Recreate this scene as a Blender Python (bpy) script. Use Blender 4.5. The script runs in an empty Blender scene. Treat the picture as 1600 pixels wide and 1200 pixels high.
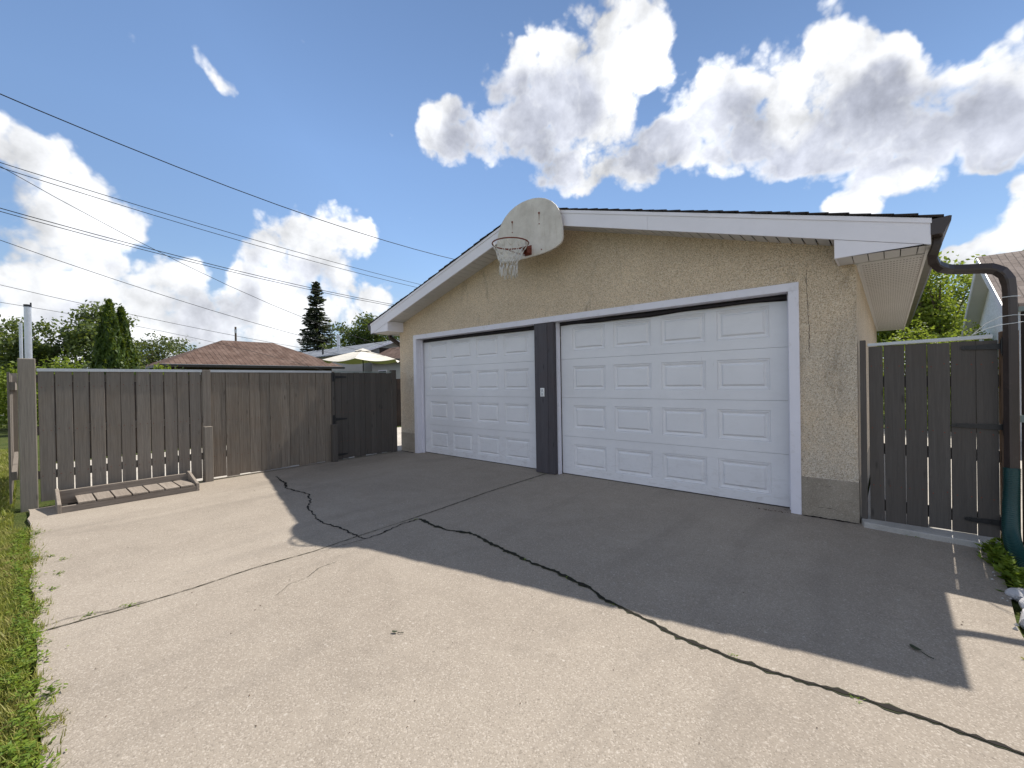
import bpy, bmesh, math, random
import numpy as np
from mathutils import Vector, Matrix
random.seed(7)
RS = np.random.RandomState(11)
scene = bpy.context.scene
COL = scene.collection
PI = math.pi

# ------------------------------------------------------------------ camera
cd = bpy.data.cameras.new('camera')
cam = bpy.data.objects.new('camera', cd); COL.objects.link(cam)
cd.sensor_width = 36.0; cd.sensor_fit = 'HORIZONTAL'; cd.lens = 15.134
cd.clip_start = 0.05; cd.clip_end = 2000
_r = Vector((0.75099824, 0.66009007, -0.01681514)); _u = Vector((0.00920737, 0.01499466, 0.99984518)); _f = Vector((-0.66024001, 0.75103679, -0.00518327))
cam.matrix_world = Matrix(((_r.x, _u.x, -_f.x, 1.512556), (_r.y, _u.y, -_f.y, -4.852301), (_r.z, _u.z, -_f.z, 1.2995396), (0, 0, 0, 1)))
scene.camera = cam
scene.view_settings.view_transform = 'Standard'; scene.view_settings.look = 'None'
scene.view_settings.gamma = 1.0; scene.view_settings.use_curve_mapping = False
scene.view_settings.exposure = 0.44

# ------------------------------------------------------------------ sun
SUN_EL = math.radians(51.6); SUN_AZ = math.radians(3.2)   # azimuth from +Y towards +X
sun_dir = Vector((math.sin(SUN_AZ) * math.cos(SUN_EL), math.cos(SUN_AZ) * math.cos(SUN_EL), math.sin(SUN_EL)))
sl = bpy.data.lights.new('sun', 'SUN'); sl.energy = 4.8; sl.angle = math.radians(0.53); sl.color = (1.0, 0.94, 0.85)
so = bpy.data.objects.new('sun', sl); COL.objects.link(so)
so.rotation_euler = (-sun_dir).to_track_quat('-Z', 'Y').to_euler(); so.location = (0, 0, 30)

# ------------------------------------------------------------------ node helper
class NT:
    def __init__(s, nt): s.t = nt; s.N = nt.nodes; s.L = nt.links
    def new(s, ty, ins=None, **kw):
        n = s.N.new(ty)
        for k, v in kw.items(): setattr(n, k, v)
        if ins:
            for k, v in ins.items(): s.put(n.inputs[k], v)
        return n
    def put(s, sock, v):
        if isinstance(v, bpy.types.NodeSocket): s.L.new(v, sock)
        elif isinstance(v, (tuple, list)) and len(v) == 3 and sock.type == 'RGBA': sock.default_value = (*v, 1)
        else: sock.default_value = v
    def math(s, op, a, b=0.0, c=0.0, clamp=False):
        n = s.N.new('ShaderNodeMath'); n.operation = op; n.use_clamp = clamp
        s.put(n.inputs[0], a); s.put(n.inputs[1], b)
        if op in ('MULTIPLY_ADD', 'SMOOTH_MAX', 'SMOOTH_MIN'): s.put(n.inputs[2], c)
        return n.outputs[0]
    def vmath(s, op, a, b=None, scale=None):
        n = s.N.new('ShaderNodeVectorMath'); n.operation = op
        s.put(n.inputs[0], a)
        if b is not None: s.put(n.inputs[1], b)
        if scale is not None: s.put(n.inputs['Scale'], scale)
        return n.outputs['Value'] if op in ('DOT_PRODUCT', 'LENGTH') else n.outputs[0]
    def mrange(s, v, a, b, c=0.0, d=1.0, smooth=False):
        n = s.N.new('ShaderNodeMapRange'); n.interpolation_type = 'SMOOTHSTEP' if smooth else 'LINEAR'; n.clamp = True
        s.put(n.inputs[0], v)
        for i, x in enumerate((a, b, c, d)): s.put(n.inputs[i + 1], x)
        return n.outputs[0]
    def mix(s, f, a, b, mode='MIX'):
        n = s.N.new('ShaderNodeMix'); n.data_type = 'RGBA'; n.blend_type = mode
        s.put(n.inputs[0], f); s.put(n.inputs[6], a); s.put(n.inputs[7], b)
        return n.outputs[2]
    def noise(s, vec, scale, detail=4, rough=0.55, dist=0.0, out=0):
        n = s.N.new('ShaderNodeTexNoise'); s.put(n.inputs['Vector'], vec)
        n.inputs['Scale'].default_value = scale; n.inputs['Detail'].default_value = detail
        n.inputs['Roughness'].default_value = rough; n.inputs['Distortion'].default_value = dist
        return n.outputs[out]
    def vor(s, vec, scale, out='Distance', feature='F1', detail=0.0, rnd=1.0):
        n = s.N.new('ShaderNodeTexVoronoi'); n.feature = feature; s.put(n.inputs['Vector'], vec)
        n.inputs['Scale'].default_value = scale
        if 'Detail' in n.inputs: n.inputs['Detail'].default_value = detail
        n.inputs['Randomness'].default_value = rnd
        return n.outputs[out]
    def scale(s, vec, x, y, z):
        return s.vmath('MULTIPLY', vec, (x, y, z))

# ------------------------------------------------------------------ world: sky and clouds (by world direction)
w = bpy.data.worlds.new('World'); scene.world = w; w.use_nodes = True
w.node_tree.nodes.clear(); n = NT(w.node_tree)
SKY_STR = 0.12
sky = n.new('ShaderNodeTexSky', sky_type='NISHITA', sun_disc=False, sun_elevation=SUN_EL, sun_rotation=SUN_AZ)
sky.altitude = 650; sky.air_density = 1.0; sky.dust_density = 0.0; sky.ozone_density = 2.0
D = n.new('ShaderNodeTexCoord').outputs['Generated']
wn = n.noise(D, 5.0, 4, 0.55, 0, 1)
warp = n.vmath('SCALE', n.vmath('SUBTRACT', wn, (0.5, 0.5, 0.5)), scale=0.045)
Dw = n.vmath('ADD', D, warp)
BLOBS = [(-0.66, 0.569, 0.49, 0.059), (-0.657, 0.552, 0.513, 0.052), (-0.596, 0.615, 0.516, 0.088), (-0.508, 0.648, 0.567, 0.083), (-0.5, 0.718, 0.484, 0.096), (-0.396, 0.717, 0.574, 0.095), (-0.422, 0.784, 0.455, 0.084), (-0.484, 0.762, 0.43, 0.056), (-0.361, 0.827, 0.431, 0.065), (-0.475, 0.645, 0.598, 0.053), (-0.333, 0.743, 0.58, 0.056), (-0.302, 0.84, 0.452, 0.056), (-0.252, 0.832, 0.494, 0.062), (-0.189, 0.837, 0.514, 0.058), (-0.231, 0.872, 0.432, 0.059), (-0.168, 0.875, 0.455, 0.05), (-0.119, 0.871, 0.477, 0.056), (-0.059, 0.879, 0.474, 0.056), (-0.004, 0.883, 0.47, 0.048), (-0.116, 0.91, 0.399, 0.064), (-0.046, 0.923, 0.383, 0.073), (0.025, 0.922, 0.387, 0.066), (0.081, 0.925, 0.37, 0.057), (0.13, 0.917, 0.378, 0.045), (0.126, 0.936, 0.329, 0.032), (0.033, 0.946, 0.323, 0.038), (0.134, 0.898, 0.419, 0.03), (0.018, 0.883, 0.469, 0.039), (-0.337, 0.703, 0.626, 0.086), (-0.064, 0.846, 0.53, 0.049), (0.047, 0.91, 0.412, 0.047), (0.105, 0.904, 0.415, 0.032), (0.143, 0.929, 0.342, 0.042), (-0.004, 0.872, 0.489, 0.039), (0.146, 0.951, 0.273, 0.025), (-0.124, 0.901, 0.415, 0.049), (0.132, 0.885, 0.447, 0.026), (-0.031, 0.954, 0.298, 0.039), (-0.071, 0.953, 0.294, 0.025), (0.109, 0.944, 0.311, 0.026), (0.142, 0.964, 0.223, 0.037), (0.098, 0.976, 0.193, 0.026), (0.07, 0.979, 0.189, 0.021), (0.134, 0.975, 0.175, 0.038), (0.04, 0.964, 0.264, 0.013), (-0.943, 0.002, 0.333, 0.051), (-0.943, 0.047, 0.33, 0.043), (-0.949, 0.082, 0.304, 0.047), (-0.955, 0.117, 0.273, 0.032), (-0.965, 0.02, 0.26, 0.055), (-0.969, 0.068, 0.239, 0.043), (-0.983, -0.007, 0.181, 0.046), (-0.984, 0.046, 0.171, 0.05), (-0.974, 0.122, 0.193, 0.051), (-0.961, 0.19, 0.202, 0.041), (-0.993, 0.018, 0.118, 0.057), (-0.985, 0.106, 0.138, 0.056), (-0.965, 0.209, 0.159, 0.058), (-0.937, 0.285, 0.202, 0.039), (-0.933, -0.009, 0.361, 0.028), (-0.888, 0.35, 0.299, 0.058), (-0.849, 0.415, 0.325, 0.051), (-0.826, 0.472, 0.308, 0.038), (-0.915, 0.301, 0.269, 0.05), (-0.867, 0.429, 0.254, 0.06), (-0.899, 0.365, 0.241, 0.058), (-0.929, 0.294, 0.227, 0.04), (-0.939, 0.307, 0.156, 0.058), (-0.908, 0.393, 0.149, 0.05), (-0.866, 0.47, 0.173, 0.059), (-0.83, 0.525, 0.189, 0.041), (-0.982, 0.164, 0.098, 0.06), (-0.961, 0.257, 0.103, 0.056), (-0.997, 0.045, 0.07, 0.068), (-0.928, 0.361, 0.095, 0.062), (-0.999, -0.009, 0.048, 0.047), (-0.824, 0.2, 0.529, 0.014), (-0.828, 0.216, 0.517, 0.014), (-0.831, 0.232, 0.505, 0.02), (-0.828, 0.253, 0.5, 0.015), (-0.822, 0.191, 0.536, 0.008), (-0.856, 0.127, 0.5, 0.008), (-0.777, 0.301, 0.552, 0.008), (-0.729, 0.485, 0.482, 0.009)]
def metaball(vec, items, grow):
    a = None
    for (x, y, z, r) in items:
        v = n.vmath('SUBTRACT', vec, (x, y, z)); d2 = n.vmath('DOT_PRODUCT', v, v)
        f = n.math('MULTIPLY_ADD', d2, -1.0 / (r * grow) ** 2, 1.0, clamp=True)
        f = n.math('MULTIPLY', f, f)
        if r < 0.02: f = n.math('MULTIPLY', f, 0.50)
        a = f if a is None else n.math('ADD', a, f)
    return a
acc = n.math('SUBTRACT', n.math('MINIMUM', metaball(Dw, BLOBS, 1.52), 1.25), 0.36)
# other parts of the sky, away from this view: unseen cumulus, cover raised for neutral fill
gn = n.noise(D, 2.2, 3, 0.5)
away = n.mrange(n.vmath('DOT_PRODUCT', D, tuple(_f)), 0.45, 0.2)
g = n.math('MULTIPLY', n.math('SUBTRACT', gn, 0.43), 5.0)
g = n.math('ADD', g, n.math('MULTIPLY', n.math('SUBTRACT', 1.0, away), -4.0))
acc = n.math('MAXIMUM', acc, g)
sep = n.new('ShaderNodeSeparateXYZ', {0: D}).outputs
# low horizon streaks of far cloud
hz = n.noise(n.scale(D, 1, 1, 4.0), 7.0, 5, 0.6)
hzv = n.math('ADD', n.math('MULTIPLY', n.math('SUBTRACT', hz, 0.47), 4.0), n.mrange(sep[2], 0.03, 0.2, 0.25, -2.5))
acc = n.math('MAXIMUM', acc, hzv)
fb = n.noise(Dw, 8.0, 8, 0.56)
bil = n.vor(Dw, 20.0, detail=3.0)
det = n.math('ADD', n.math('MULTIPLY', n.math('SUBTRACT', fb, 0.5), 1.9), n.math('MULTIPLY', n.math('SUBTRACT', 0.66, bil), 0.8))
dens = n.math('ADD', acc, det)
alpha = n.mrange(dens, -0.04, 0.50, smooth=True)
# light: the sun comes from behind, so thin edges glow and thick hearts are grey
Ds = n.vmath('ADD', Dw, tuple(sun_dir * 0.03 + Vector((0, 0, 0.012))))
fb2 = n.noise(Ds, 9.0, 5, 0.6)
relief = n.math('MULTIPLY', n.math('SUBTRACT', fb, fb2), 2.6)
nearsun = n.mrange(n.vmath('DOT_PRODUCT', D, tuple(sun_dir)), 0.25, 0.85)
GREY = [(-0.655, 0.59, 0.471, 0.066), (-0.592, 0.604, 0.534, 0.07), (-0.563, 0.653, 0.507, 0.096), (-0.5, 0.697, 0.513, 0.095), (-0.442, 0.712, 0.545, 0.06), (-0.531, 0.715, 0.455, 0.067), (-0.509, 0.751, 0.421, 0.051), (-0.37, 0.817, 0.443, 0.071), (-0.324, 0.832, 0.451, 0.054), (-0.211, 0.852, 0.48, 0.062), (-0.248, 0.855, 0.455, 0.051), (-0.211, 0.879, 0.427, 0.057), (-0.081, 0.929, 0.36, 0.078), (-0.045, 0.915, 0.401, 0.079), (-0.005, 0.91, 0.414, 0.068), (0.04, 0.924, 0.382, 0.071), (0.081, 0.924, 0.375, 0.061), (0.119, 0.925, 0.36, 0.058), (0.011, 0.886, 0.464, 0.032), (-0.138, 0.927, 0.349, 0.056), (-0.163, 0.899, 0.406, 0.028), (0.138, 0.934, 0.329, 0.038), (-0.969, 0.083, 0.232, 0.047), (-0.926, 0.304, 0.222, 0.054), (-0.903, 0.367, 0.223, 0.049), (-0.968, 0.209, 0.136, 0.057), (-0.989, 0.068, 0.134, 0.041), (-0.946, 0.286, 0.154, 0.039), (-0.996, 0.018, 0.089, 0.044), (-0.886, 0.411, 0.214, 0.042), (-0.962, 0.258, 0.091, 0.06)]
Dg = n.vmath('ADD', D, n.vmath('SCALE', n.vmath('SUBTRACT', wn, (0.5, 0.5, 0.5)), scale=0.08))
ga = n.math('MINIMUM', metaball(Dg, GREY, 1.45), 1.0)
inner = n.mrange(dens, 0.05, 0.65, smooth=True)
thick = n.mrange(n.math('ADD', ga, n.math('ADD', n.math('MULTIPLY', relief, -0.35), n.math('MULTIPLY', n.math('SUBTRACT', fb, 0.5), 0.75))), 0.25, 1.25, smooth=True)
thick = n.math('MULTIPLY', thick, inner)
shade = n.math('MULTIPLY', thick, n.math('MULTIPLY_ADD', nearsun, 0.30, 0.54))
high = n.math('MULTIPLY', n.mrange(sep[2], 0.66, 0.86), n.mrange(dens, 0.1, 0.6))   # grey undersides overhead, darkened out of view to cut ground fill
shade = n.math('MAXIMUM', shade, n.math('MULTIPLY', high, 0.85), clamp=True)
k = 1.0 / SKY_STR
white = (0.76 * k, 0.77 * k, 0.79 * k); grey = (0.35 * k, 0.375 * k, 0.465 * k)
ccol = n.mix(shade, white, grey)
rl = n.math('ADD', 1.0, n.math('MULTIPLY', relief, 0.55))
ccol = n.vmath('SCALE', ccol, scale=n.math('MULTIPLY', rl, n.math('MULTIPLY_ADD', high, -0.55, 1.0)))
skyc = n.vmath('SCALE', sky.outputs[0], scale=n.math('MULTIPLY', n.mrange(sep[2], 0.05, 0.45, 0.66, 1.0), n.mrange(n.vmath('DOT_PRODUCT', D, tuple(sun_dir)), 0.55, 0.97, 1.16, 0.70)))
skyc = n.mix(n.mrange(sep[2], 0.26, 0.02, 0.0, 0.85, smooth=True), skyc, (0.36 * 8.3, 0.43 * 8.3, 0.54 * 8.3))
up = n.mrange(sep[2], -0.02, 0.02)
ccol = n.vmath('SCALE', ccol, scale=n.math('MULTIPLY_ADD', away, 0.10, 1.0))  # unseen clouds behind the camera brightened to lift the fill light
skyc = n.vmath('SCALE', skyc, scale=n.mrange(sep[2], 0.68, 0.92, 1.0, 0.62))  # sky above the frame dimmed to lower the fill on the ground
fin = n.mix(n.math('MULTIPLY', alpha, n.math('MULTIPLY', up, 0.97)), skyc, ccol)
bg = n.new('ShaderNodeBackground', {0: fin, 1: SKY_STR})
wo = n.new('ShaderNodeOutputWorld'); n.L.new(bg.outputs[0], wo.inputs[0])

# ------------------------------------------------------------------ materials
def newmat(name, rough=0.8, spec=0.3, metal=0.0):
    m = bpy.data.materials.new(name); m.use_nodes = True
    t = NT(m.node_tree); b = t.N['Principled BSDF']
    b.inputs['Roughness'].default_value = rough; b.inputs['Metallic'].default_value = metal
    b.inputs['Specular IOR Level'].default_value = spec
    P = t.new('ShaderNodeNewGeometry').outputs['Position']
    return m, t, b, P
def bump(t, b, h, dist, strength=1.0):
    bn = t.new('ShaderNodeBump', {'Height': h, 'Distance': dist, 'Strength': strength}); t.L.new(bn.outputs[0], b.inputs['Normal'])
def plain(name, c, rough=0.6, var=0.12, scale=6.0, metal=0.0, dirt=0.0, dirtc=(0.12, 0.09, 0.06), bmp=0.0, spec=0.3):
    m, t, b, P = newmat(name, rough, spec, metal)
    nz = t.noise(P, scale, 6, 0.6)
    col = t.mix(t.mrange(nz, 0.3, 0.7), tuple(x * (1 - var) for x in c), tuple(min(1, x * (1 + var * 0.6)) for x in c))
    if dirt > 0:
        dn = t.noise(P, scale * 3.1, 8, 0.7)
        col = t.mix(t.math('MULTIPLY', t.mrange(dn, 0.56, 0.75), dirt), col, dirtc)
    t.put(b.inputs['Base Color'], col)
    t.put(b.inputs['Roughness'], t.mrange(nz, 0.3, 0.7, rough * 0.85, min(1, rough * 1.1)))
    if bmp > 0: bump(t, b, t.noise(P, scale * 8, 5, 0.6), bmp)
    return m

def mat_door():
    m, t, b, P = newmat('white_door_paint', 0.42, 0.4)
    sp = t.new('ShaderNodeSeparateXYZ', {0: P}).outputs
    nz = t.noise(P, 1.5, 6, 0.6)
    col = t.mix(t.mrange(nz, 0.3, 0.7), (0.69, 0.69, 0.72), (0.755, 0.755, 0.785))
    sp2 = t.noise(t.scale(P, 1.0, 1.0, 2.5), 7.0, 8, 0.75, 0.6)
    low = t.mrange(sp[2], 0.55, 0.0, 0.06, 0.40)
    col = t.mix(t.math('MULTIPLY', t.mrange(sp2, 0.50, 0.72), low), col, (0.30, 0.27, 0.24))
    scr = t.noise(t.scale(P, 14.0, 1.0, 2.0), 3.0, 5, 0.7)
    col = t.mix(t.math('MULTIPLY', t.mrange(scr, 0.66, 0.74), 0.30), col, (0.38, 0.36, 0.35))
    t.put(b.inputs['Base Color'], col); t.put(b.inputs['Roughness'], t.mrange(nz, 0.3, 0.7, 0.36, 0.52))
    bump(t, b, t.math('ADD', t.noise(P, 2.2, 3), t.math('MULTIPLY', t.noise(t.scale(P, 3, 1, 60), 3.0, 2), 0.02)), 0.006); return m
def mat_concrete(name, light=(0.335, 0.291, 0.240), dark=(0.275, 0.236, 0.193), agg=0.7):
    m, t, b, P = newmat(name, 0.9, 0.25)
    big = t.noise(P, 0.55, 6, 0.62, 0.6)
    mid = t.noise(P, 4.0, 7, 0.68)
    col = t.mix(t.mrange(t.math('ADD', t.math('MULTIPLY', big, 0.6), t.math('MULTIPLY', mid, 0.4)), 0.38, 0.62), dark, light)
    cell = t.vor(P, 190.0, 'Color'); cs = t.new('ShaderNodeSeparateColor', {0: cell}).outputs
    col = t.mix(t.math('MULTIPLY', t.mrange(cs[0], 0.72, 0.95), 0.55 * agg), col, (0.58, 0.52, 0.45))
    col = t.mix(t.math('MULTIPLY', t.mrange(cs[1], 0.76, 0.95), 0.60 * agg), col, (0.15, 0.125, 0.10))
    c2 = t.new('ShaderNodeSeparateColor', {0: t.vor(P, 38.0, 'Color')}).outputs
    d2 = t.vor(P, 38.0)
    spot = t.math('MULTIPLY', t.mrange(c2[0], 0.93, 0.97), t.mrange(d2, 0.35, 0.15))
    col = t.mix(t.math('MULTIPLY', spot, 0.55 * agg), col, (0.12, 0.10, 0.08))
    spot2 = t.math('MULTIPLY', t.mrange(c2[1], 0.93, 0.97), t.mrange(d2, 0.35, 0.15))
    col = t.mix(t.math('MULTIPLY', spot2, 0.35 * agg), col, (0.75, 0.70, 0.63))
    st = t.noise(t.vmath('ADD', P, (3.3, 8.1, 0)), 1.1, 7, 0.72, 1.2)
    col = t.mix(t.math('MULTIPLY', t.mrange(st, 0.56, 0.74), 0.30), col, (0.17, 0.145, 0.12))
    tr_ = t.noise(t.scale(P, 1.7, 0.30, 1.0), 1.3, 5, 0.6, 0.4)
    col = t.mix(t.math('MULTIPLY', t.mrange(tr_, 0.52, 0.72), 0.28), col, (0.15, 0.13, 0.11))
    t.put(b.inputs['Base Color'], col)
    h = t.math('ADD', t.math('MULTIPLY', t.vor(P, 190.0), -0.7), t.math('MULTIPLY', t.noise(P, 30, 4, 0.6), 0.9))
    bump(t, b, h, 0.0022 * agg, 0.7)
    return m

def mat_stucco(name, base=(0.70, 0.555, 0.395), lightc=(0.86, 0.77, 0.63), darkc=(0.30, 0.215, 0.135), scale=165.0, right_pale=True):
    m, t, b, P = newmat(name, 0.95, 0.15)
    cell = t.vor(P, scale, 'Color'); cs = t.new('ShaderNodeSeparateColor', {0: cell}).outputs
    big = t.noise(P, 0.9, 6, 0.65, 0.5)
    bc = t.mix(t.mrange(big, 0.35, 0.65), tuple(x * 0.88 for x in base), tuple(x * 1.08 for x in base))
    col = t.mix(t.math('MULTIPLY', t.mrange(cs[0], 0.5, 0.9), 0.8), bc, lightc)
    col = t.mix(t.math('MULTIPLY', t.mrange(cs[1], 0.6, 0.95), 0.75), col, darkc)
    if right_pale:   # the washed, greyer stones low on the wall
        sp = t.new('ShaderNodeSeparateXYZ', {0: P}).outputs
        low = t.math('MULTIPLY', t.mrange(sp[2], 2.3, 1.2), t.mrange(t.noise(P, 1.7, 5, 0.6), 0.3, 0.6))
        col = t.mix(t.math('MULTIPLY', low, 0.60), col, t.mix(t.mrange(cs[2], 0.3, 0.7), (0.30, 0.26, 0.21), (0.72, 0.69, 0.63)))
        stn = t.noise(t.scale(P, 3.0, 3.0, 0.7), 1.3, 7, 0.7, 0.8)
        col = t.mix(t.math('MULTIPLY', t.mrange(stn, 0.58, 0.74), 0.50), col, (0.13, 0.10, 0.075))
    t.put(b.inputs['Base Color'], col)
    bump(t, b, t.math('MULTIPLY', t.vor(P, scale), -1.0), 0.007, 0.9)
    return m

def mat_wood(name, base, vary=0.35, grain_axis='z', rough=0.85, warm=(0.20, 0.13, 0.08), warm_amt=0.25, gscale=1.0):
    m, t, b, P = newmat(name, rough, 0.2)
    g = t.new('ShaderNodeNewGeometry'); ri = g.outputs['Random Per Island']
    off = t.new('ShaderNodeCombineXYZ', {0: t.math('MULTIPLY', ri, 17.0), 1: t.math('MULTIPLY', ri, 31.0), 2: t.math('MULTIPLY', ri, 53.0)}).outputs[0]
    Q = t.vmath('ADD', P, off)
    sc = {'z': (26, 26, 1.1), 'y': (26, 1.1, 26), 'x': (1.1, 26, 26)}[grain_axis]
    gr = t.noise(t.scale(Q, *sc), 1.6 * gscale, 6, 0.65, 0.5)
    fine = t.noise(t.scale(Q, *[v * 4 for v in sc]), 1.6 * gscale, 3, 0.6)
    blot = t.noise(Q, 2.6, 6, 0.65, 0.4)
    k = t.math('ADD', t.math('MULTIPLY', gr, 0.6), t.math('MULTIPLY', fine, 0.4))
    col = t.mix(t.mrange(k, 0.32, 0.68), tuple(x * (1 - vary) for x in base), tuple(x * (1 + vary) for x in base))
    col = t.mix(t.mrange(ri, 0.0, 1.0, 0.0, 0.34), col, tuple(x * 0.55 for x in base))
    col = t.mix(t.math('MULTIPLY', t.mrange(blot, 0.45, 0.75), warm_amt), col, warm)
    # knots
    kc = t.vor(t.scale(Q, *{'z': (9, 9, 2.6), 'y': (9, 2.6, 9), 'x': (2.6, 9, 9)}[grain_axis]), 1.0)
    col = t.mix(t.math('MULTIPLY', t.mrange(kc, 0.13, 0.05), 0.6), col, tuple(x * 0.3 for x in base))
    t.put(b.inputs['Base Color'], col)
    bump(t, b, k, 0.003, 0.7)
    return m

def mat_shingle(name, c1, c2, ax='x', s=1.0):
    m, t, b, P = newmat(name, 0.95, 0.15)
    sp = t.new('ShaderNodeSeparateXYZ', {0: P}).outputs
    v = t.new('ShaderNodeCombineXYZ', {0: sp[1] if ax == 'x' else sp[0], 1: sp[0] if ax == 'x' else sp[1], 2: 0.0}).outputs[0]
    br = t.new('ShaderNodeTexBrick', {'Vector': v, 'Color1': (*c1, 1), 'Color2': (*c2, 1), 'Mortar': (*[x * 0.35 for x in c1], 1), 'Scale': 1.0 / s, 'Mortar Size': 0.008, 'Brick Width': 0.30, 'Row Height': 0.14, 'Bias': 0.0})
    col = t.mix(t.math('MULTIPLY', t.noise(P, 120, 2, 0.6), 0.6), br.outputs[0], tuple(x * 0.4 for x in c1))
    col = t.mix(t.mrange(t.noise(P, 1.2, 5, 0.6), 0.4, 0.7, 0, 0.35), col, tuple(min(1, x * 1.5) for x in c2))
    t.put(b.inputs['Base Color'], col)
    bump(t, b, t.math('ADD', t.math('MULTIPLY', br.outputs['Fac'], -1.0), t.noise(P, 90, 2)), 0.006)
    return m

def mat_leaf(name, c1, c2, c3, trans=0.4, scale=1.2):
    m = bpy.data.materials.new(name); m.use_nodes = True; t = NT(m.node_tree); t.N.clear()
    g = t.new('ShaderNodeNewGeometry')
    ri = g.outputs['Random Per Island']
    nz = t.noise(g.outputs['Position'], scale, 4, 0.6)
    col = t.mix(t.mrange(ri, 0.1, 0.9), c1, c2)
    col = t.mix(t.math('MULTIPLY', t.mrange(nz, 0.45, 0.68), 0.75), col, c3)
    b = t.new('ShaderNodeBsdfPrincipled', {'Base Color': col, 'Roughness': 0.55, 'Specular IOR Level': 0.35})
    tr = t.new('ShaderNodeBsdfTranslucent', {'Color': t.mix(0.5, col, (0.30, 0.36, 0.03), 'MIX')})
    mx = t.new('ShaderNodeMixShader', {0: trans, 1: b.outputs[0], 2: tr.outputs[0]})
    o = t.new('ShaderNodeOutputMaterial'); t.L.new(mx.outputs[0], o.inputs[0])
    return m

M = {}
M['concrete'] = mat_concrete('driveway_concrete')
M['concrete_pale'] = mat_concrete('pale_concrete', (0.60, 0.56, 0.50), (0.44, 0.41, 0.37), 0.6)
M['sill'] = mat_concrete('sill_concrete', (0.52, 0.51, 0.49), (0.36, 0.35, 0.33), 0.35)
M['parge'] = mat_concrete('parging', (0.40, 0.355, 0.295), (0.25, 0.215, 0.17), 0.6)
M['stucco'] = mat_stucco('pebble_dash')
M['stucco_blue'] = mat_stucco('white_stucco', (0.76, 0.78, 0.83), (0.86, 0.88, 0.92), (0.5, 0.51, 0.54), 50, False)
M['white'] = plain('white_trim_paint', (0.72, 0.71, 0.78), 0.5, 0.05, 3, dirt=0.35, dirtc=(0.34, 0.31, 0.28), bmp=0.001)
M['door'] = mat_door()
M['fascia'] = plain('white_metal_fascia', (0.76, 0.74, 0.79), 0.4, 0.05, 2.0, dirt=0.10, dirtc=(0.4, 0.38, 0.36), spec=0.4)
M['soffit'] = plain('beige_soffit', (0.56, 0.55, 0.55), 0.5, 0.06, 2.0, dirt=0.15, dirtc=(0.3, 0.27, 0.24))
M['dark'] = plain('dark_gap', (0.02, 0.018, 0.016), 0.9, 0.2)
M['ventgrey'] = plain('vent_shadow', (0.20, 0.19, 0.185), 0.9, 0.2)
M['rubber'] = plain('black_rubber_strip', (0.028, 0.024, 0.03), 0.6, 0.4, 9, bmp=0.003)
M['mullion'] = mat_wood('grey_painted_post', (0.085, 0.080, 0.090), 0.22, 'z', 0.6, (0.10, 0.06, 0.06), 0.25)
M['gutter'] = plain('brown_gutter', (0.040, 0.028, 0.025), 0.38, 0.15, 4, dirt=0.3, dirtc=(0.16, 0.12, 0.10), spec=0.5)
M['hose'] = plain('green_corrugated_plastic', (0.006, 0.045, 0.042), 0.35, 0.15, 5, spec=0.5)
M['fence'] = mat_wood('weathered_fence_boards', (0.215, 0.190, 0.165), 0.30, 'z', 0.9, (0.22, 0.165, 0.115), 0.30)
M['fence2'] = mat_wood('weathered_gate_boards', (0.215, 0.184, 0.152), 0.42, 'z', 0.9, (0.22, 0.155, 0.105), 0.35)
M['gatewood'] = mat_wood('dark_stained_boards', (0.102, 0.092, 0.084), 0.20, 'z', 0.8, (0.10, 0.07, 0.05), 0.2)
M['post'] = mat_wood('grey_fence_post', (0.25, 0.222, 0.19), 0.25, 'z', 0.9, (0.22, 0.17, 0.12), 0.2)
M['brownpost'] = mat_wood('brown_wood_post', (0.15, 0.10, 0.072), 0.3, 'z', 0.85)
M['planter'] = mat_wood('weathered_tray_boards_x', (0.29, 0.25, 0.212), 0.30, 'x', 0.9, (0.20, 0.15, 0.11), 0.3)
M['planter_y'] = mat_wood('weathered_tray_boards_y', (0.25, 0.215, 0.182), 0.30, 'y', 0.9, (0.18, 0.13, 0.10), 0.3)
M['darkfence'] = mat_wood('dark_brown_fence', (0.030, 0.024, 0.022), 0.25, 'z', 0.8)
M['cap'] = plain('galvanised_cap', (0.50, 0.52, 0.55), 0.4, 0.1, 8, metal=0.3)
M['tealcap'] = plain('grey_green_cap', (0.22, 0.27, 0.26), 0.6, 0.15, 6)
M['galv'] = plain('galvanised_pipe', (0.58, 0.60, 0.64), 0.38, 0.12, 12, metal=0.6)
M['hinge'] = plain('black_iron', (0.012, 0.012, 0.014), 0.45, 0.3, 20, spec=0.5)
M['rust'] = plain('rusty_steel', (0.20, 0.055, 0.035), 0.8, 0.4, 40, dirt=0.6, dirtc=(0.09, 0.03, 0.02), bmp=0.002)
M['net'] = plain('white_cord', (0.66, 0.64, 0.60), 0.9, 0.15, 20)
M['switch'] = plain('white_plastic', (0.80, 0.80, 0.80), 0.35, 0.03, 10)
M['shingle'] = mat_shingle('dark_shingles', (0.035, 0.03, 0.03), (0.06, 0.052, 0.05), 'x')
M['shingle_brown'] = mat_shingle('brown_shingles', (0.115, 0.072, 0.056), (0.18, 0.125, 0.102), 'y', 1.6)
M['shingle_grey'] = mat_shingle('grey_shingles', (0.20, 0.22, 0.25), (0.28, 0.30, 0.34), 'x', 1.6)
M['shingle_rt'] = mat_shingle('taupe_shingles', (0.21, 0.165, 0.14), (0.29, 0.24, 0.21), 'x', 0.8)
M['brownwall'] = plain('brown_siding', (0.075, 0.052, 0.042), 0.8, 0.15)
M['siding'] = plain('pale_siding', (0.42, 0.41, 0.40), 0.7, 0.08)
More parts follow.
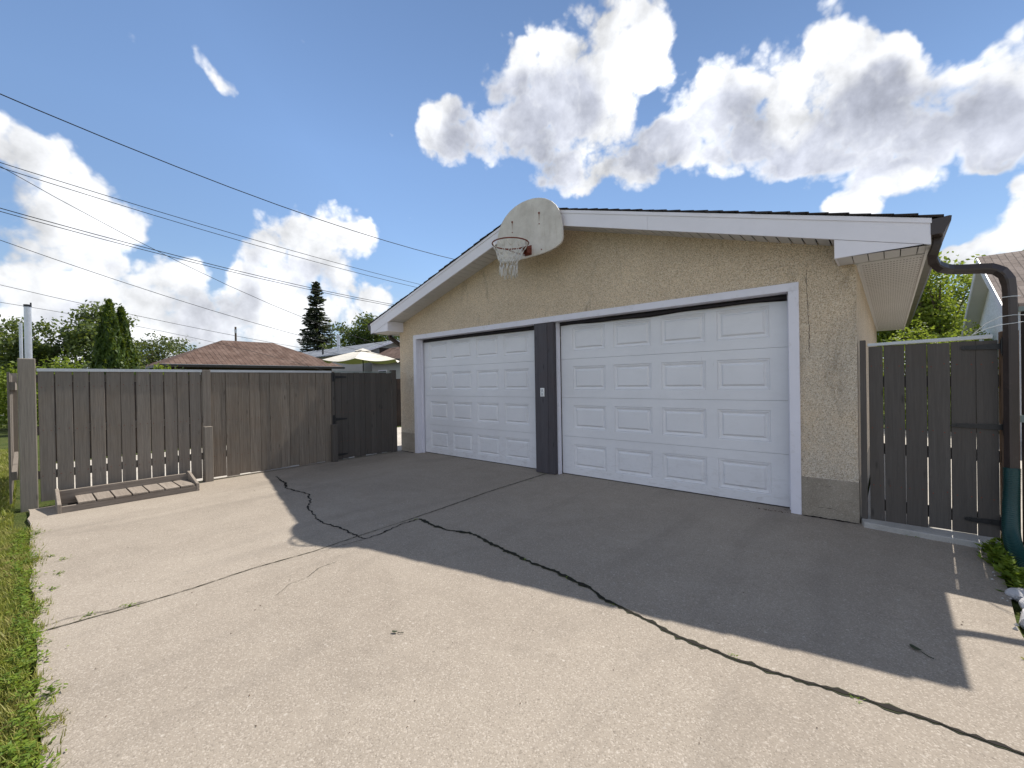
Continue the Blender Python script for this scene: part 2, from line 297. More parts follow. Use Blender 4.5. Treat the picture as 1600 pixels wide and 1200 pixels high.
M['glass'] = plain('dark_glass', (0.03, 0.04, 0.05), 0.08, 0.1, spec=0.8)
M['cloth'] = plain('cream_canvas', (0.66, 0.62, 0.54), 0.9, 0.06)
M['bark'] = plain('tree_bark', (0.10, 0.075, 0.055), 0.95, 0.35, 14, bmp=0.02)
M['polewood'] = plain('utility_pole_wood', (0.13, 0.10, 0.08), 0.9, 0.2)
M['wire'] = plain('black_cable', (0.02, 0.02, 0.022), 0.6, 0.2)
M['rock'] = plain('white_painted_rock', (0.60, 0.59, 0.60), 0.9, 0.15, 14, dirt=0.45, dirtc=(0.22, 0.2, 0.18), bmp=0.012)
M['crack'] = plain('crack_soil', (0.018, 0.015, 0.012), 1.0, 0.5, 30)
M['moss'] = plain('crack_moss', (0.055, 0.062, 0.028), 1.0, 0.5, 25, dirt=0.7, dirtc=(0.02, 0.017, 0.012), bmp=0.004)
M['seam'] = plain('joint_dirt', (0.10, 0.088, 0.06), 1.0, 0.5, 25)
M['deadleaf'] = plain('dry_leaf', (0.045, 0.055, 0.030), 0.8, 0.3, 60)
M['gravel'] = plain('alley_gravel', (0.44, 0.40, 0.35), 0.95, 0.15, 1.5, bmp=0.01)
M['debris'] = plain('brown_debris', (0.12, 0.07, 0.045), 0.95, 0.4, 60)
M['string'] = plain('pale_string', (0.6, 0.62, 0.62), 0.8, 0.1)
M['leaf_l'] = mat_leaf('poplar_leaves', (0.060, 0.095, 0.030), (0.14, 0.18, 0.065), (0.045, 0.070, 0.026), 0.35)
M['leaf_bright'] = mat_leaf('bright_leaves', (0.14, 0.21, 0.028), (0.26, 0.31, 0.05), (0.08, 0.14, 0.02), 0.5)
M['leaf_cedar'] = mat_leaf('cedar_sprays', (0.034, 0.070, 0.010), (0.095, 0.15, 0.020), (0.020, 0.040, 0.008), 0.30, 2.5)
M['leaf_spruce'] = mat_leaf('spruce_needles', (0.030, 0.042, 0.030), (0.070, 0.085, 0.060), (0.020, 0.028, 0.020), 0.12, 0.7)
M['leaf_dark'] = mat_leaf('elm_leaves', (0.030, 0.060, 0.014), (0.065, 0.105, 0.024), (0.018, 0.036, 0.010), 0.3)
M['leaf_willow'] = mat_leaf('willow_leaves', (0.07, 0.095, 0.035), (0.12, 0.15, 0.06), (0.05, 0.07, 0.028), 0.3)
M['grass'] = mat_leaf('grass_blades', (0.16, 0.20, 0.028), (0.34, 0.34, 0.07), (0.38, 0.31, 0.13), 0.35, 5.0)
M['weed'] = mat_leaf('weed_leaves', (0.11, 0.19, 0.02), (0.25, 0.33, 0.04), (0.07, 0.13, 0.015), 0.4, 8.0)
def mat_lawn():
    m, t, b, P = newmat('lawn_soil', 1.0, 0.1)
    a = t.noise(P, 3.0, 8, 0.7); c = t.noise(P, 40.0, 4, 0.7)
    col = t.mix(t.mrange(a, 0.35, 0.65), (0.050, 0.080, 0.018), (0.12, 0.13, 0.040))
    col = t.mix(t.mrange(c, 0.45, 0.7, 0, 0.7), col, (0.030, 0.045, 0.014))
    t.put(b.inputs['Base Color'], col); bump(t, b, c, 0.03); return m
M['lawn'] = mat_lawn()

# ------------------------------------------------------------------ mesh builder
ORG = {}
class MB:
    def __init__(s): s.v = []; s.f = []
    def add(s, vs, fs):
        o = len(s.v); s.v += [tuple(v) for v in vs]; s.f += [tuple(i + o for i in f) for f in fs]; return s
    def box(s, x0, x1, y0, y1, z0, z1):
        return s.hexa([(x0, y0, z0), (x1, y0, z0), (x1, y1, z0), (x0, y1, z0)], [(x0, y0, z1), (x1, y0, z1), (x1, y1, z1), (x0, y1, z1)])
    def hexa(s, a, b):
        return s.add(list(a) + list(b), [(3, 2, 1, 0), (4, 5, 6, 7), (0, 1, 5, 4), (1, 2, 6, 5), (2, 3, 7, 6), (3, 0, 4, 7)])
    def prism(s, poly, axis, a, b):
        n_ = len(poly)
        def P(p, t):
            return {'y': (p[0], t, p[1]), 'x': (t, p[0], p[1]), 'z': (p[0], p[1], t)}[axis]
        vs = [P(p, a) for p in poly] + [P(p, b) for p in poly]
        fs = [tuple(range(n_)), tuple(range(2 * n_ - 1, n_ - 1, -1))] + [(i, i + n_, (i + 1) % n_ + n_, (i + 1) % n_) for i in range(n_)]
        return s.add(vs, fs)
    def tube(s, pts, rad, seg=8, cap=True, aspect=1.0, rect=False, upv=None):
        pts = [Vector(p) for p in pts]; rr = rad if isinstance(rad, (list, tuple)) else [rad] * len(pts)
        rings = []; prev = None
        for i, p in enumerate(pts):
            d = (pts[min(i + 1, len(pts) - 1)] - pts[max(i - 1, 0)]).normalized()
            if prev is None:
                ref = Vector(upv) if upv else (Vector((0, 0, 1)) if abs(d.z) < 0.9 else Vector((1, 0, 0)))
                a = (ref - d * ref.dot(d)).normalized()
            else: a = (prev - d * prev.dot(d)).normalized()
            prev = a; b_ = d.cross(a)
            ring = []
            for k in range(seg):
                an = 2 * PI * (k + (0.5 if rect else 0)) / seg
                ca, sa = math.cos(an), math.sin(an)
                if rect:
                    e = 0.35; ca = math.copysign(abs(ca) ** e, ca) * 0.93; sa = math.copysign(abs(sa) ** e, sa) * 0.93
                ring.append(p + a * ca * rr[i] + b_ * sa * rr[i] * aspect)
            rings.append(ring)
        vs = [v for r_ in rings for v in r_]; fs = []
        for i in range(len(rings) - 1):
            for k in range(seg):
                k2 = (k + 1) % seg
                fs.append((i * seg + k, i * seg + k2, (i + 1) * seg + k2, (i + 1) * seg + k))
        if cap: fs += [tuple(range(seg - 1, -1, -1)), tuple((len(rings) - 1) * seg + k for k in range(seg))]
        return s.add(vs, fs)
    def build(s, name, mat, parent=None, smooth=False, bevel=0.0, loc=None, autos=False):
        me = bpy.data.meshes.new(name)
        o = bpy.data.objects.new(name, me); COL.objects.link(o)
        org = Vector((0, 0, 0))
        if parent is not None:
            o.parent = parent; org = ORG[parent.name]; ORG[o.name] = org
        elif loc is not None:
            o.location = loc; org = Vector(loc); ORG[o.name] = org
        else: ORG[o.name] = org
        me.from_pydata([(v[0] - org.x, v[1] - org.y, v[2] - org.z) for v in s.v], [], s.f)
        bm = bmesh.new(); bm.from_mesh(me); bmesh.ops.recalc_face_normals(bm, faces=bm.faces); bm.to_mesh(me); bm.free()
        me.materials.append(M[mat] if isinstance(mat, str) else mat)
        if smooth:
            for p in me.polygons: p.use_smooth = True
        if bevel > 0:
            bv = o.modifiers.new('bevel', 'BEVEL'); bv.width = bevel; bv.segments = 2; bv.limit_method = 'ANGLE'
        return o
def tag(o, label=None, cat=None, group=None, kind=None):
    if label: o['label'] = label
    if cat: o['category'] = cat
    if group: o['group'] = group
    if kind: o['kind'] = kind
    return o
def thing(name, loc, label, cat, group=None):
    o = bpy.data.objects.new(name, None); COL.objects.link(o); o.location = loc; ORG[o.name] = Vector(loc)
    o.empty_display_size = 0.2
    return tag(o, label, cat, group)
def np_mesh(name, V, F4, mat, parent=None, loc=None):
    """V (n,3) world verts, F4 (m,k) faces all of one size"""
    me = bpy.data.meshes.new(name); k = F4.shape[1]
    org = ORG[parent.name] if parent is not None else Vector(loc or (0, 0, 0))
    V = V - np.array(org)
    me.vertices.add(len(V)); me.vertices.foreach_set('co', V.astype(np.float32).ravel())
    me.loops.add(F4.size); me.loops.foreach_set('vertex_index', F4.astype(np.int32).ravel())
    me.polygons.add(len(F4)); me.polygons.foreach_set('loop_start', np.arange(0, F4.size, k, dtype=np.int32))
    me.polygons.foreach_set('loop_total', np.full(len(F4), k, dtype=np.int32))
    me.update(calc_edges=True); me.materials.append(M[mat])
    o = bpy.data.objects.new(name, me); COL.objects.link(o); o.location = (0, 0, 0)
    if parent is not None: o.parent = parent
    else: o.location = org
    ORG[o.name] = org
    return o

# ================================================================== GROUND
g = MB().box(-600, 600, -600, 600, -0.6, -0.03).build('ground', 'lawn'); tag(g, kind='structure')
# concrete driveway slab, its left end against the grass
rnd = random.Random(3)
poly = []
x = 2.02
for i in range(60):
    xx = 2.0 - i * (7.55 / 59.0); poly.append((xx, -4.83 + rnd.uniform(-0.012, 0.012)))
poly += [(-5.52, -4.80), (-5.56, -3.2), (-5.60, -0.3), (-5.66, 0.16), (2.15, 0.16), (2.13, -0.25), (2.05, -0.6), (2.03, -1.0), (1.99, -1.5), (2.0, -2.2), (2.1, -3.0), (2.05, -4.0)]
drive = MB().prism(poly, 'z', -0.25, 0.0).build('driveway', 'concrete'); tag(drive, kind='structure')
# far edge of slab runs on past the camera's right
pad = MB().box(2.10, 9.0, -8.0, -2.4, -0.3, -0.012).build('side_path', 'concrete_pale'); tag(pad, kind='structure')
strip = MB().box(2.12, 9.0, -2.4, 0.0, -0.3, -0.02).build('gravel_bed', 'gravel'); tag(strip, kind='structure')
yard = MB().box(-9.6, -5.75, -4.6, 6.0, -0.3, -0.012).build('neighbour_yard_path', 'concrete_pale'); tag(yard, kind='structure')
alley = MB().box(-60, -33.0, -40, -1.5, -0.3, -0.010).build('alley', 'gravel'); tag(alley, kind='structure')
patio = MB().box(1.32, 6.0, 0.17, 9.0, -0.3, 0.0).build('patio', 'concrete_pale'); tag(patio, kind='structure')
sill = MB().prism([(1.31, 0.02), (1.33, -0.10), (1.55, -0.13), (1.85, -0.15), (2.12, -0.17), (2.12, 0.16), (1.31, 0.16)], 'z', -0.2, 0.045).build('gate_sill', 'sill', bevel=0.008); tag(sill, kind='structure')

def crack(pts, w0, w1, mat, z=0.004, jag=0.012, step=0.02, seed=1, name='crack', wmul=None):
    r = random.Random(seed); P = [Vector((a, b)) for a, b in pts]; pl = []
    for i in range(len(P) - 1):
        L = (P[i + 1] - P[i]).length; k = max(1, int(L / step))
        for j in range(k): pl.append(P[i].lerp(P[i + 1], j / k))
    pl.append(P[-1]); N_ = len(pl); vs = []; fs = []; off = 0.0; lf = 0.0
    for i, p in enumerate(pl):
        d = (pl[min(i + 1, N_ - 1)] - pl[max(i - 1, 0)]).normalized(); nn = Vector((-d.y, d.x))
        off = off * 0.75 + r.uniform(-jag, jag) * 0.6
        t_ = i / (N_ - 1); lf = lf * 0.85 + r.uniform(-.16, .16); wd = (w0 + (w1 - w0) * t_) * r.uniform(0.5, 1.45) * max(.4, 1 + lf)
        if i in (0, N_ - 1): wd *= 0.15
        c = p + nn * off
        a = c + nn * wd * 0.5 * r.uniform(.6, 1.4); b = c - nn * wd * 0.5 * r.uniform(.6, 1.4)
        vs += [(a.x, a.y, z), (b.x, b.y, z)]
    fs = [(2 * i, 2 * i + 1, 2 * i + 3, 2 * i + 2) for i in range(N_ - 1)]
    return MB().add(vs, fs).build(name, mat, drive)
BIG = [(-1.89, -2.36), (-1.61, -2.39), (-1.44, -2.39), (-1.22, -2.32), (-0.99, -2.36), (-0.76, -2.41), (-0.65, -2.43), (-0.43, -2.47), (-0.26, -2.47), (-0.1, -2.5), (0.08, -2.52), (0.21, -2.59), (0.3, -2.61), (0.51, -2.65), (0.7, -2.69), (0.88, -2.7), (1.09, -2.69), (1.28, -2.66), (1.46, -2.64), (1.64, -2.62), (1.78, -2.62), (2.03, -2.62)]
crack(BIG, 0.032, 0.020, 'moss', 0.003, 0.010, seed=4); crack(BIG, 0.018, 0.013, 'crack', 0.005, 0.010, seed=4)
C2 = [(-5.1, -2.49), (-4.56, -2.56), (-4.28, -2.66), (-3.73, -2.63), (-3.47, -2.71), (-3.14, -2.86), (-2.89, -2.92), (-2.68, -2.99), (-2.35, -2.99), (-2.1, -2.96), (-1.93, -2.98), (-1.8, -2.98), (-1.83, -2.78), (-1.86, -2.68), (-1.9, -2.54), (-1.89, -2.36)]
crack(C2, 0.022, 0.012, 'crack', 0.004, 0.02, seed=5)
JT = [(-2.13, -0.03), (-2.07, -1.27), (-1.98, -2.01), (-1.95, -2.43), (-1.92, -2.97), (-1.88, -3.37), (-1.91, -3.77), (-1.88, -4.15), (-1.89, -4.46), (-1.92, -4.81)]
crack(JT, 0.014, 0.007, 'seam', 0.003, 0.003, seed=6); crack(JT[:4], 0.006, 0.004, 'crack', 0.006, 0.004, seed=7)
crack(JT[4:], 0.003, 0.004, 'seam', 0.006, 0.002, seed=8)
crack([(-1.8, -2.98), (-1.82, -3.14), (-1.84, -3.34)], 0.006, 0.003, 'crack', 0.0045, 0.003, seed=9)
crack([(-1.91, -4.36), (-1.93, -4.54), (-1.97, -4.62), (-2.0, -4.7), (-1.98, -4.83)], 0.004, 0.006, 'crack', 0.0045, 0.006, seed=10)
crack([(-1.55, -3.35), (-1.54, -3.48), (-1.45, -3.6), (-1.45, -3.71), (-1.35, -3.84)], 0.004, 0.0025, 'seam', 0.004, 0.006, seed=11)
# ragged dirt line along the front wall and under the doors
crack([(-5.6, -0.03), (-5.18, -0.035)], 0.03, 0.03, 'crack', 0.004, 0.01, seed=12)
crack([(0.88, -0.028), (1.3, -0.03)], 0.035, 0.03, 'crack', 0.004, 0.012, seed=13)

# ================================================================== GARAGE
XC = -2.17; YF = -0.35; SL = 0.294
def zt(x): return 3.625 - SL * abs(x - XC)
gar = thing('garage', (XC, 0, 0), 'beige pebble-dashed double garage with two white panel doors', 'garage')
tL, tR, tT = -5.178, 0.872, 2.195
wl = [(-5.636, 0.36), (tL + .03, 0.36), (tL + .03, tT - .03), (tR - .03, tT - .03), (tR - .03, 0.36), (1.295, 0.36), (1.295, zt(1.295) - .06), (XC, zt(XC) - .06), (-5.636, zt(-5.636) - .06)]
wb = MB().prism(wl, 'y', 0.0, 0.14)
wb.box(-5.636, -5.50, 0.14, 7.35, 0.36, 2.55); wb.box(1.159, 1.295, 0.14, 7.35, 0.36, 2.55)
wb.prism([(-5.636, 0.36), (1.295, 0.36), (1.295, zt(1.295) - .06), (XC, zt(XC) - .06), (-5.636, zt(-5.636) - .06)], 'y', 7.35, 7.5)
wb.build('wall', 'stucco', gar)
pb = MB(); e = 0.004
pb.prism([(-5.636 - e, -e), (tL + .03, -e), (tL + .03, .14), (-5.50, .14), (-5.50, 7.5), (-5.636 - e, 7.5)], 'z', -.1, .36).build('foundation', 'parge', gar, bevel=0.006)
MB().prism([(tR - .03, -e), (1.295 + e, -e), (1.295 + e, 7.5), (1.159, 7.5), (1.159, .14), (tR - .03, .14)], 'z', -.1, .36).build('foundation', 'parge', gar, bevel=0.006)
# interior floor and dark ceiling so no light leaks
MB().box(-5.5, 1.159, 0.19, 7.35, -0.1, 0.003).build('floor', 'concrete', gar)
# trim round the opening: jambs and header, butted
MB().box(tL, tL + .085, -.022, .16, 0.0, tT - .078).box(tR - .085, tR, -.022, .16, 0.0, tT - .078).box(tL, tR, -.022, .16, tT - .078, tT).build('door_trim', 'white', gar, bevel=0.003)
for q_ in ((tL + .087, tL + .115, .085), (-1.978, -1.955, .06), (tR - .112, tR - .087, .105)):
    MB().box(q_[0], q_[1], q_[2], .125, 0, tT - .08).build('door_stop', 'white', gar)
MB().box(-2.305, -2.08, -.014, .17, 0.006, tT - .0785).box(-2.078, -1.98, -.010, .17, 0.006, tT - .0785).build('centre_post', 'mullion', gar, bevel=0.003)

def garage_door(x0, wavy, seed):
    y = 0.145; H = 0.533; W = 2.743; mb = MB()
    xs = [x0 + 0.19 + i * 0.62 for i in range(4)]
    for k in range(4):
        z0 = k * H + (0.012 if k == 0 else 0.0012); z1 = (k + 1) * H - 0.0015
        pz0, pz1 = k * H + 0.105, k * H + 0.430
        gx = [x0] + [v for x_ in xs for v in (x_, x_ + 0.503)] + [x0 + W]
        gz = [z0, pz0, pz1, z1]
        idx = {}; vs = []; fs = []
        for i, a in enumerate(gx):
            for j, c in enumerate(gz): idx[i, j] = len(vs); vs.append((a, y, c))
        for i in range(len(gx) - 1):
            for j in range(3):
                if j == 1 and i % 2 == 1:
                    base = [(gx[i], gz[1]), (gx[i + 1], gz[1]), (gx[i + 1], gz[2]), (gx[i], gz[2])]
                    prev = [idx[i, 1], idx[i + 1, 1], idx[i + 1, 2], idx[i, 2]]
                    for ins, dep in ((0.006, 0.010), (0.014, 0.005), (0.038, 0.017), (0.044, 0.017), (0.062, 0.002)):
                        cur = []
                        for (a, c), (sx, sz) in zip(base, ((1, 1), (-1, 1), (-1, -1), (1, -1))):
                            cur.append(len(vs)); vs.append((a + sx * ins, y + dep, c + sz * ins))
                        for q in range(4): fs.append((prev[q], prev[(q + 1) % 4], cur[(q + 1) % 4], cur[q]))
                        prev = cur
                    fs.append(tuple(prev))
                else: fs.append((idx[i, j], idx[i + 1, j], idx[i + 1, j + 1], idx[i, j + 1]))
        # rolled top and bottom edges and the back
        a0, a1 = x0, x0 + W
        n0 = len(vs); vs += [(a0, y + .04, z0), (a1, y + .04, z0), (a1, y + .04, z1), (a0, y + .04, z1)]
        fs += [(n0, n0 + 1, n0 + 2, n0 + 3)]
        bot = [idx[i, 0] for i in range(len(gx))]; top = [idx[i, 3] for i in range(len(gx))]
        fs += [tuple(bot) + (n0 + 1, n0), tuple(top) + (n0 + 2, n0 + 3)]
        lft = [idx[0, j] for j in range(4)]; rgt = [idx[len(gx) - 1, j] for j in range(4)]
        fs += [tuple(lft) + (n0 + 3, n0), tuple(rgt) + (n0 + 2, n0 + 1)]
        mb.add(vs, fs)
    d = mb.build('garage_door', 'door', gar)
    # rubber weather strip hanging over the top edge
    r = random.Random(seed); vs = []; fs = []; n_ = 60
    for i in range(n_ + 1):
        t_ = i / n_; X = x0 + 0.005 + t_ * (W - 0.01)
        if X > tR - .088: X = tR - .088
        zb = 2.058 + (0.008 * math.sin(t_ * 9 + 1) + 0.004 * math.sin(t_ * 23) if wavy else 0.004 * math.sin(t_ * 4))
        yb = 0.118 + (0.012 * math.sin(t_ * 14) if wavy else 0)
        vs += [(X, 0.128, 2.116), (X, yb, (2.116 + zb) / 2), (X, yb + .008, zb), (X, 0.138, 2.116)]
        if i:
            b = 4 * (i - 1)
            for q in range(4): fs.append((b + q, b + (q + 1) % 4, b + 4 + (q + 1) % 4, b + 4 + q))
    MB().add(vs, fs).build('weather_strip', 'rubber', d, smooth=True)
    MB().box(x0 + .01, x0 + W - .01, y + .004, y + .036, 0.004, 0.014).build('bottom_seal', 'rubber', d)
    return d
garage_door(-5.093, False, 1); garage_door(-1.955, True, 2)

# roof: deck, stepped shingle courses
rb = MB()
for sgn in (-1, 1):
    xe = XC + sgn * 3.93
    rb.prism([(XC, zt(XC) + .0), (xe, zt(xe) + .0), (xe, zt(xe) - .018), (XC, zt(XC) - .018)], 'y', YF + .022, 7.80)
rb.build('roof_deck', 'dark', gar)
sb = MB(); rr = random.Random(5); ncs = 29; LEN = 3.97
for sgn in (-1, 1):
    for i in range(ncs):
        a = i * LEN / ncs; b = (i + 1) * LEN / ncs + 0.02
        def P(dx, up): return (XC + sgn * dx, 3.628 - SL * dx + up)
        lo = P(b, 0.020 + rr.uniform(0, .005)); lo2 = P(b, 0.007); hi = P(max(a, 0.0), 0.012); hi2 = P(max(a, 0.0), 0.001)
        sb.prism([hi, lo, lo2, hi2], 'y', YF - 0.018 + rr.uniform(-.008, .008), 7.84)
sb.build('shingles', 'shingle', gar)
cb = MB()
for i in range(27):
    y0 = YF - .02 + i * .30
    cb.hexa([(XC - .15, y0, zt(XC) - .15 * SL + .022), (XC, y0, zt(XC) + .022), (XC, y0 + .31, zt(XC) + .022), (XC - .15, y0 + .31, zt(XC) - .15 * SL + .022)],
            [(XC - .15, y0, zt(XC) - .15 * SL + .034), (XC, y0, zt(XC) + .036), (XC, y0 + .31, zt(XC) + .030), (XC - .15, y0 + .31, zt(XC) - .15 * SL + .028)])
    cb.hexa([(XC + .15, y0, zt(XC) - .15 * SL + .022), (XC, y0, zt(XC) + .022), (XC, y0 + .31, zt(XC) + .022), (XC + .15, y0 + .31, zt(XC) - .15 * SL + .022)],
            [(XC + .15, y0, zt(XC) - .15 * SL + .034), (XC, y0, zt(XC) + .036), (XC, y0 + .31, zt(XC) + .030), (XC + .15, y0 + .31, zt(XC) - .15 * SL + .028)])
cb.build('ridge_cap', 'shingle', gar)
# rake fascia (front and rear) with folded upper lip, returns at the eaves
for sgn in (-1, 1):
    X = lambda d: XC + sgn * d
    for (ya, yb) in ((YF, YF + .02), (7.78, 7.80)):
        F = MB()
        for d0, d1 in ((0.0, 1.72), (1.722, 3.92)):
            F.prism([(X(d0), zt(X(d0)) - .002), (X(d1), zt(X(d1)) - .002), (X(d1), zt(X(d1)) - .197), (X(d0), zt(X(d0)) - .197)], 'y', ya, yb)
        F.build('rake_fascia', 'fascia', gar)
    L = MB().prism([(X(0), zt(XC) - .003), (X(3.925), zt(X(3.925)) - .003), (X(3.925), zt(X(3.925)) - .040), (X(0), zt(XC) - .040)], 'y', YF - .008, YF)
    L.build('drip_edge', 'fascia', gar)
    zl = 2.285; dr = 3.34
    R = MB().prism([(X(dr), zt(X(dr)) - .20), (X(dr), zl), (X(3.90), zl), (X(3.92), zt(X(3.92)) - .20)], 'y', YF + .004, YF + .022)
    R.box(min(X(dr), X(dr + .015)), max(X(dr), X(dr + .015)), YF + .022, 0.0, zl, zt(X(dr)) - .16)
    R.build('eave_return', 'fascia', gar)
    # rake soffit planks
    S = MB(); d = 0.0
    while d < dr - .01:
        d1 = min(d + .092, dr)
        za, zb = zt(X(d)) - .178, zt(X(d1)) - .178
        S.hexa([(X(d + .004), YF + .021, za), (X(d1), YF + .021, zb), (X(d1), 0.0, zb), (X(d + .004), 0.0, za)],
               [(X(d + .004), YF + .021, za + .01), (X(d1), YF + .021, zb + .01), (X(d1), 0.0, zb + .01), (X(d + .004), 0.0, za + .01)])
        d += .10
    # boxed eave soffit: front return planks run front to back, side ones run out from the wall
    d = dr + .016
    while d < 3.9:
        d1 = min(d + .094, 3.9); a, b = sorted((X(d), X(d1)))
        S.box(a, b, YF + .023, -.004 if d > 3.45 else -.001, zl + .002, zl + .010); d += .10
    yy = 0.0
    a, b = sorted((X(3.466), X(3.9)))
    while yy < 7.7:
        S.box(a, b, yy, yy + .046, zl + .004, zl + .012); S.box(a, b, yy + .052, yy + .094, zl + .004, zl + .012); yy += .102
    S.build('soffit', 'soffit', gar)
    V_ = MB(); yy = .049
    while yy < 7.5:
        for i_ in range(19):
            a_, b_ = sorted((X(3.50 + i_ * .021), X(3.512 + i_ * .021)))
            for o_ in (-.008, .0, .008): V_.box(a_, b_, yy + o_ - .0015, yy + o_ + .0015, zl + .0028, zl + .0042)
        yy += .102
    vo = V_.build('vent_holes', 'ventgrey', gar); tag(vo, kind='stuff')
    a, b = sorted((X(3.45), X(3.9)))
    q = MB().box(a, b, -.004, .012, zl - .006, zl + .003)
    a, b = sorted((X(3.466), X(3.482))); q.box(a, b, .012, 7.6, zl - .012, zl + .003)
    q.build('soffit_moulding', 'soffit', gar)
    BK = MB().hexa([(X(.0), YF + .03, zt(X(0)) - .15), (X(dr), YF + .03, zt(X(dr)) - .15), (X(dr), 0, zt(X(dr)) - .15), (X(0), 0, zt(X(0)) - .15)],
                   [(X(.0), YF + .03, zt(X(0)) - .13), (X(dr), YF + .03, zt(X(dr)) - .13), (X(dr), 0, zt(X(dr)) - .13), (X(0), 0, zt(X(0)) - .13)])
    a, b = sorted((X(dr + .03), X(3.9))); BK.box(a, b, YF + .03, 7.75, zl + .03, zl + .04)
    BK.build('soffit_backing', 'dark', gar)
    a, b = sorted((X(3.90), X(3.918)))
    MB().box(a, b, YF + .023, 7.778, zl - .004, zt(X(3.92)) - .004).build('eave_fascia', 'soffit', gar)
    # K-style gutter: shell strips
    G = MB(); g0 = 3.919
    prof = [(g0, 2.458), (g0, 2.345), (g0 + .070, 2.345), (g0 + .084, 2.385), (g0 + .108, 2.425), (g0 + .112, 2.462), (g0 + .100, 2.466)]
    th = .0022
    for (d0, z0), (d1, z1) in zip(prof[:-1], prof[1:]):
        dx, dz = d1 - d0, z1 - z0; L_ = math.hypot(dx, dz); nx, nz = -dz / L_ * th, dx / L_ * th
        G.prism([(X(d0), z0), (X(d1), z1), (X(d1 + nx), z1 + nz), (X(d0 + nx), z0 + nz)], 'y', YF + .0, 7.80)
    G.prism([(X(a_), b_) for a_, b_ in prof], 'y', YF - .003, YF); G.prism([(X(a_), b_) for a_, b_ in prof], 'y', 7.80, 7.803)
    gut = G.build('gutter', 'gutter', gar)
    if sgn > 0:
        path = [(1.795, -.20, 2.36), (1.790, -.20, 2.30), (1.778, -.195, 2.26), (1.770, -.185, 2.235), (1.768, -.17, 2.21), (1.775, -.15, 2.18), (1.790, -.13, 2.155), (1.815, -.11, 2.135), (1.845, -.09, 2.122), (1.88, -.07, 2.115),
                (1.96, -.05, 2.105), (2.04, -.04, 2.098), (2.085, -.035, 2.090), (2.115, -.033, 2.076), (2.140, -.031, 2.055), (2.158, -.030, 2.028), (2.170, -.03, 1.995), (2.176, -.03, 1.955), (2.18, -.03, 1.90),
                (2.181, -.03, 1.60), (2.181, -.03, 1.58), (2.181, -.03, 0.60), (2.181, -.03, .50)]
        rad = [.0315] * len(path)
        for i_ in (3, 5, 7, 12, 14, 16): rad[i_] = .0345
        MB().tube(path, rad, 8, True, 1.15, rect=True).build('downspout', 'gutter', gut)
    else:
        MB().tube([(-6.13, .10, 2.36), (-6.13, .10, 2.28), (-6.10, .11, 2.22), (-5.78, .18, 2.02), (-5.70, .22, 1.95), (-5.69, .24, 1.85), (-5.69, .24, .3)], .036, 8, True, 1.15, rect=True).build('downspout', 'gutter', gut)
# hairline cracks in the stucco above the right door corner
def wallcrack(pts, wd, seed, yf=-.0035):
    r = random.Random(seed); vs = []; fs = []; pl = []
    for (a, b), (c, d) in zip(pts[:-1], pts[1:]):
        L_ = math.hypot(c - a, d - b); k = max(1, int(L_ / .02))
        for j in range(k): pl.append((a + (c - a) * j / k, b + (d - b) * j / k))
    for i, (a, b) in enumerate(pl):
        w_ = wd * r.uniform(.3, 1.3); jx = r.uniform(-.004, .004); jz = r.uniform(-.004, .004)
        vs += [(a - w_ + jx, yf, b + jz + w_ * .5), (a + w_ + jx, yf, b + jz - w_ * .5)]
        if i: fs.append((2 * i - 2, 2 * i - 1, 2 * i + 1, 2 * i))
    MB().add(vs, fs).build('stucco_crack', M['brownwall'], gar)
wallcrack([(.93, 2.30), (.935, 2.1), (.94, 1.9), (.95, 1.7), (.945, 1.5)], .0022, 1)
wallcrack([(.50, 2.36), (.7, 2.37), (.93, 2.35), (.93, 2.30)], .0018, 2)
wallcrack([(1.0, .25), (1.08, .23), (1.15, .19), (1.27, .17)], .002, 3, -.0062)
wallcrack([(.89, .30), (.97, .31), (1.06, .29), (1.12, .30)], .0015, 4, -.0062)
wallcrack([(.92, .12), (1.0, .09), (1.1, .10), (1.2, .06), (1.29, .05)], .003, 5, -.0062)
wallcrack([(-5.63, .10), (-5.55, .07), (-5.40, .05), (-5.2, .06)], .003, 6, -.0062)

# light switch plate on the centre post
sw = thing('switch_plate', (-2.17, -.014, 1.09), 'small white switch plate fixed to the dark post between the doors', 'switch')
MB().box(-2.205, -2.135, -.022, -.0145, 1.085, 1.205).build('plate', 'switch', sw, bevel=.003)
MB().box(-2.182, -2.158, -.030, -.022, 1.15, 1.19).box(-2.182, -2.158, -.030, -.022, 1.10, 1.14).build('rocker', 'cap', sw, bevel=.002)

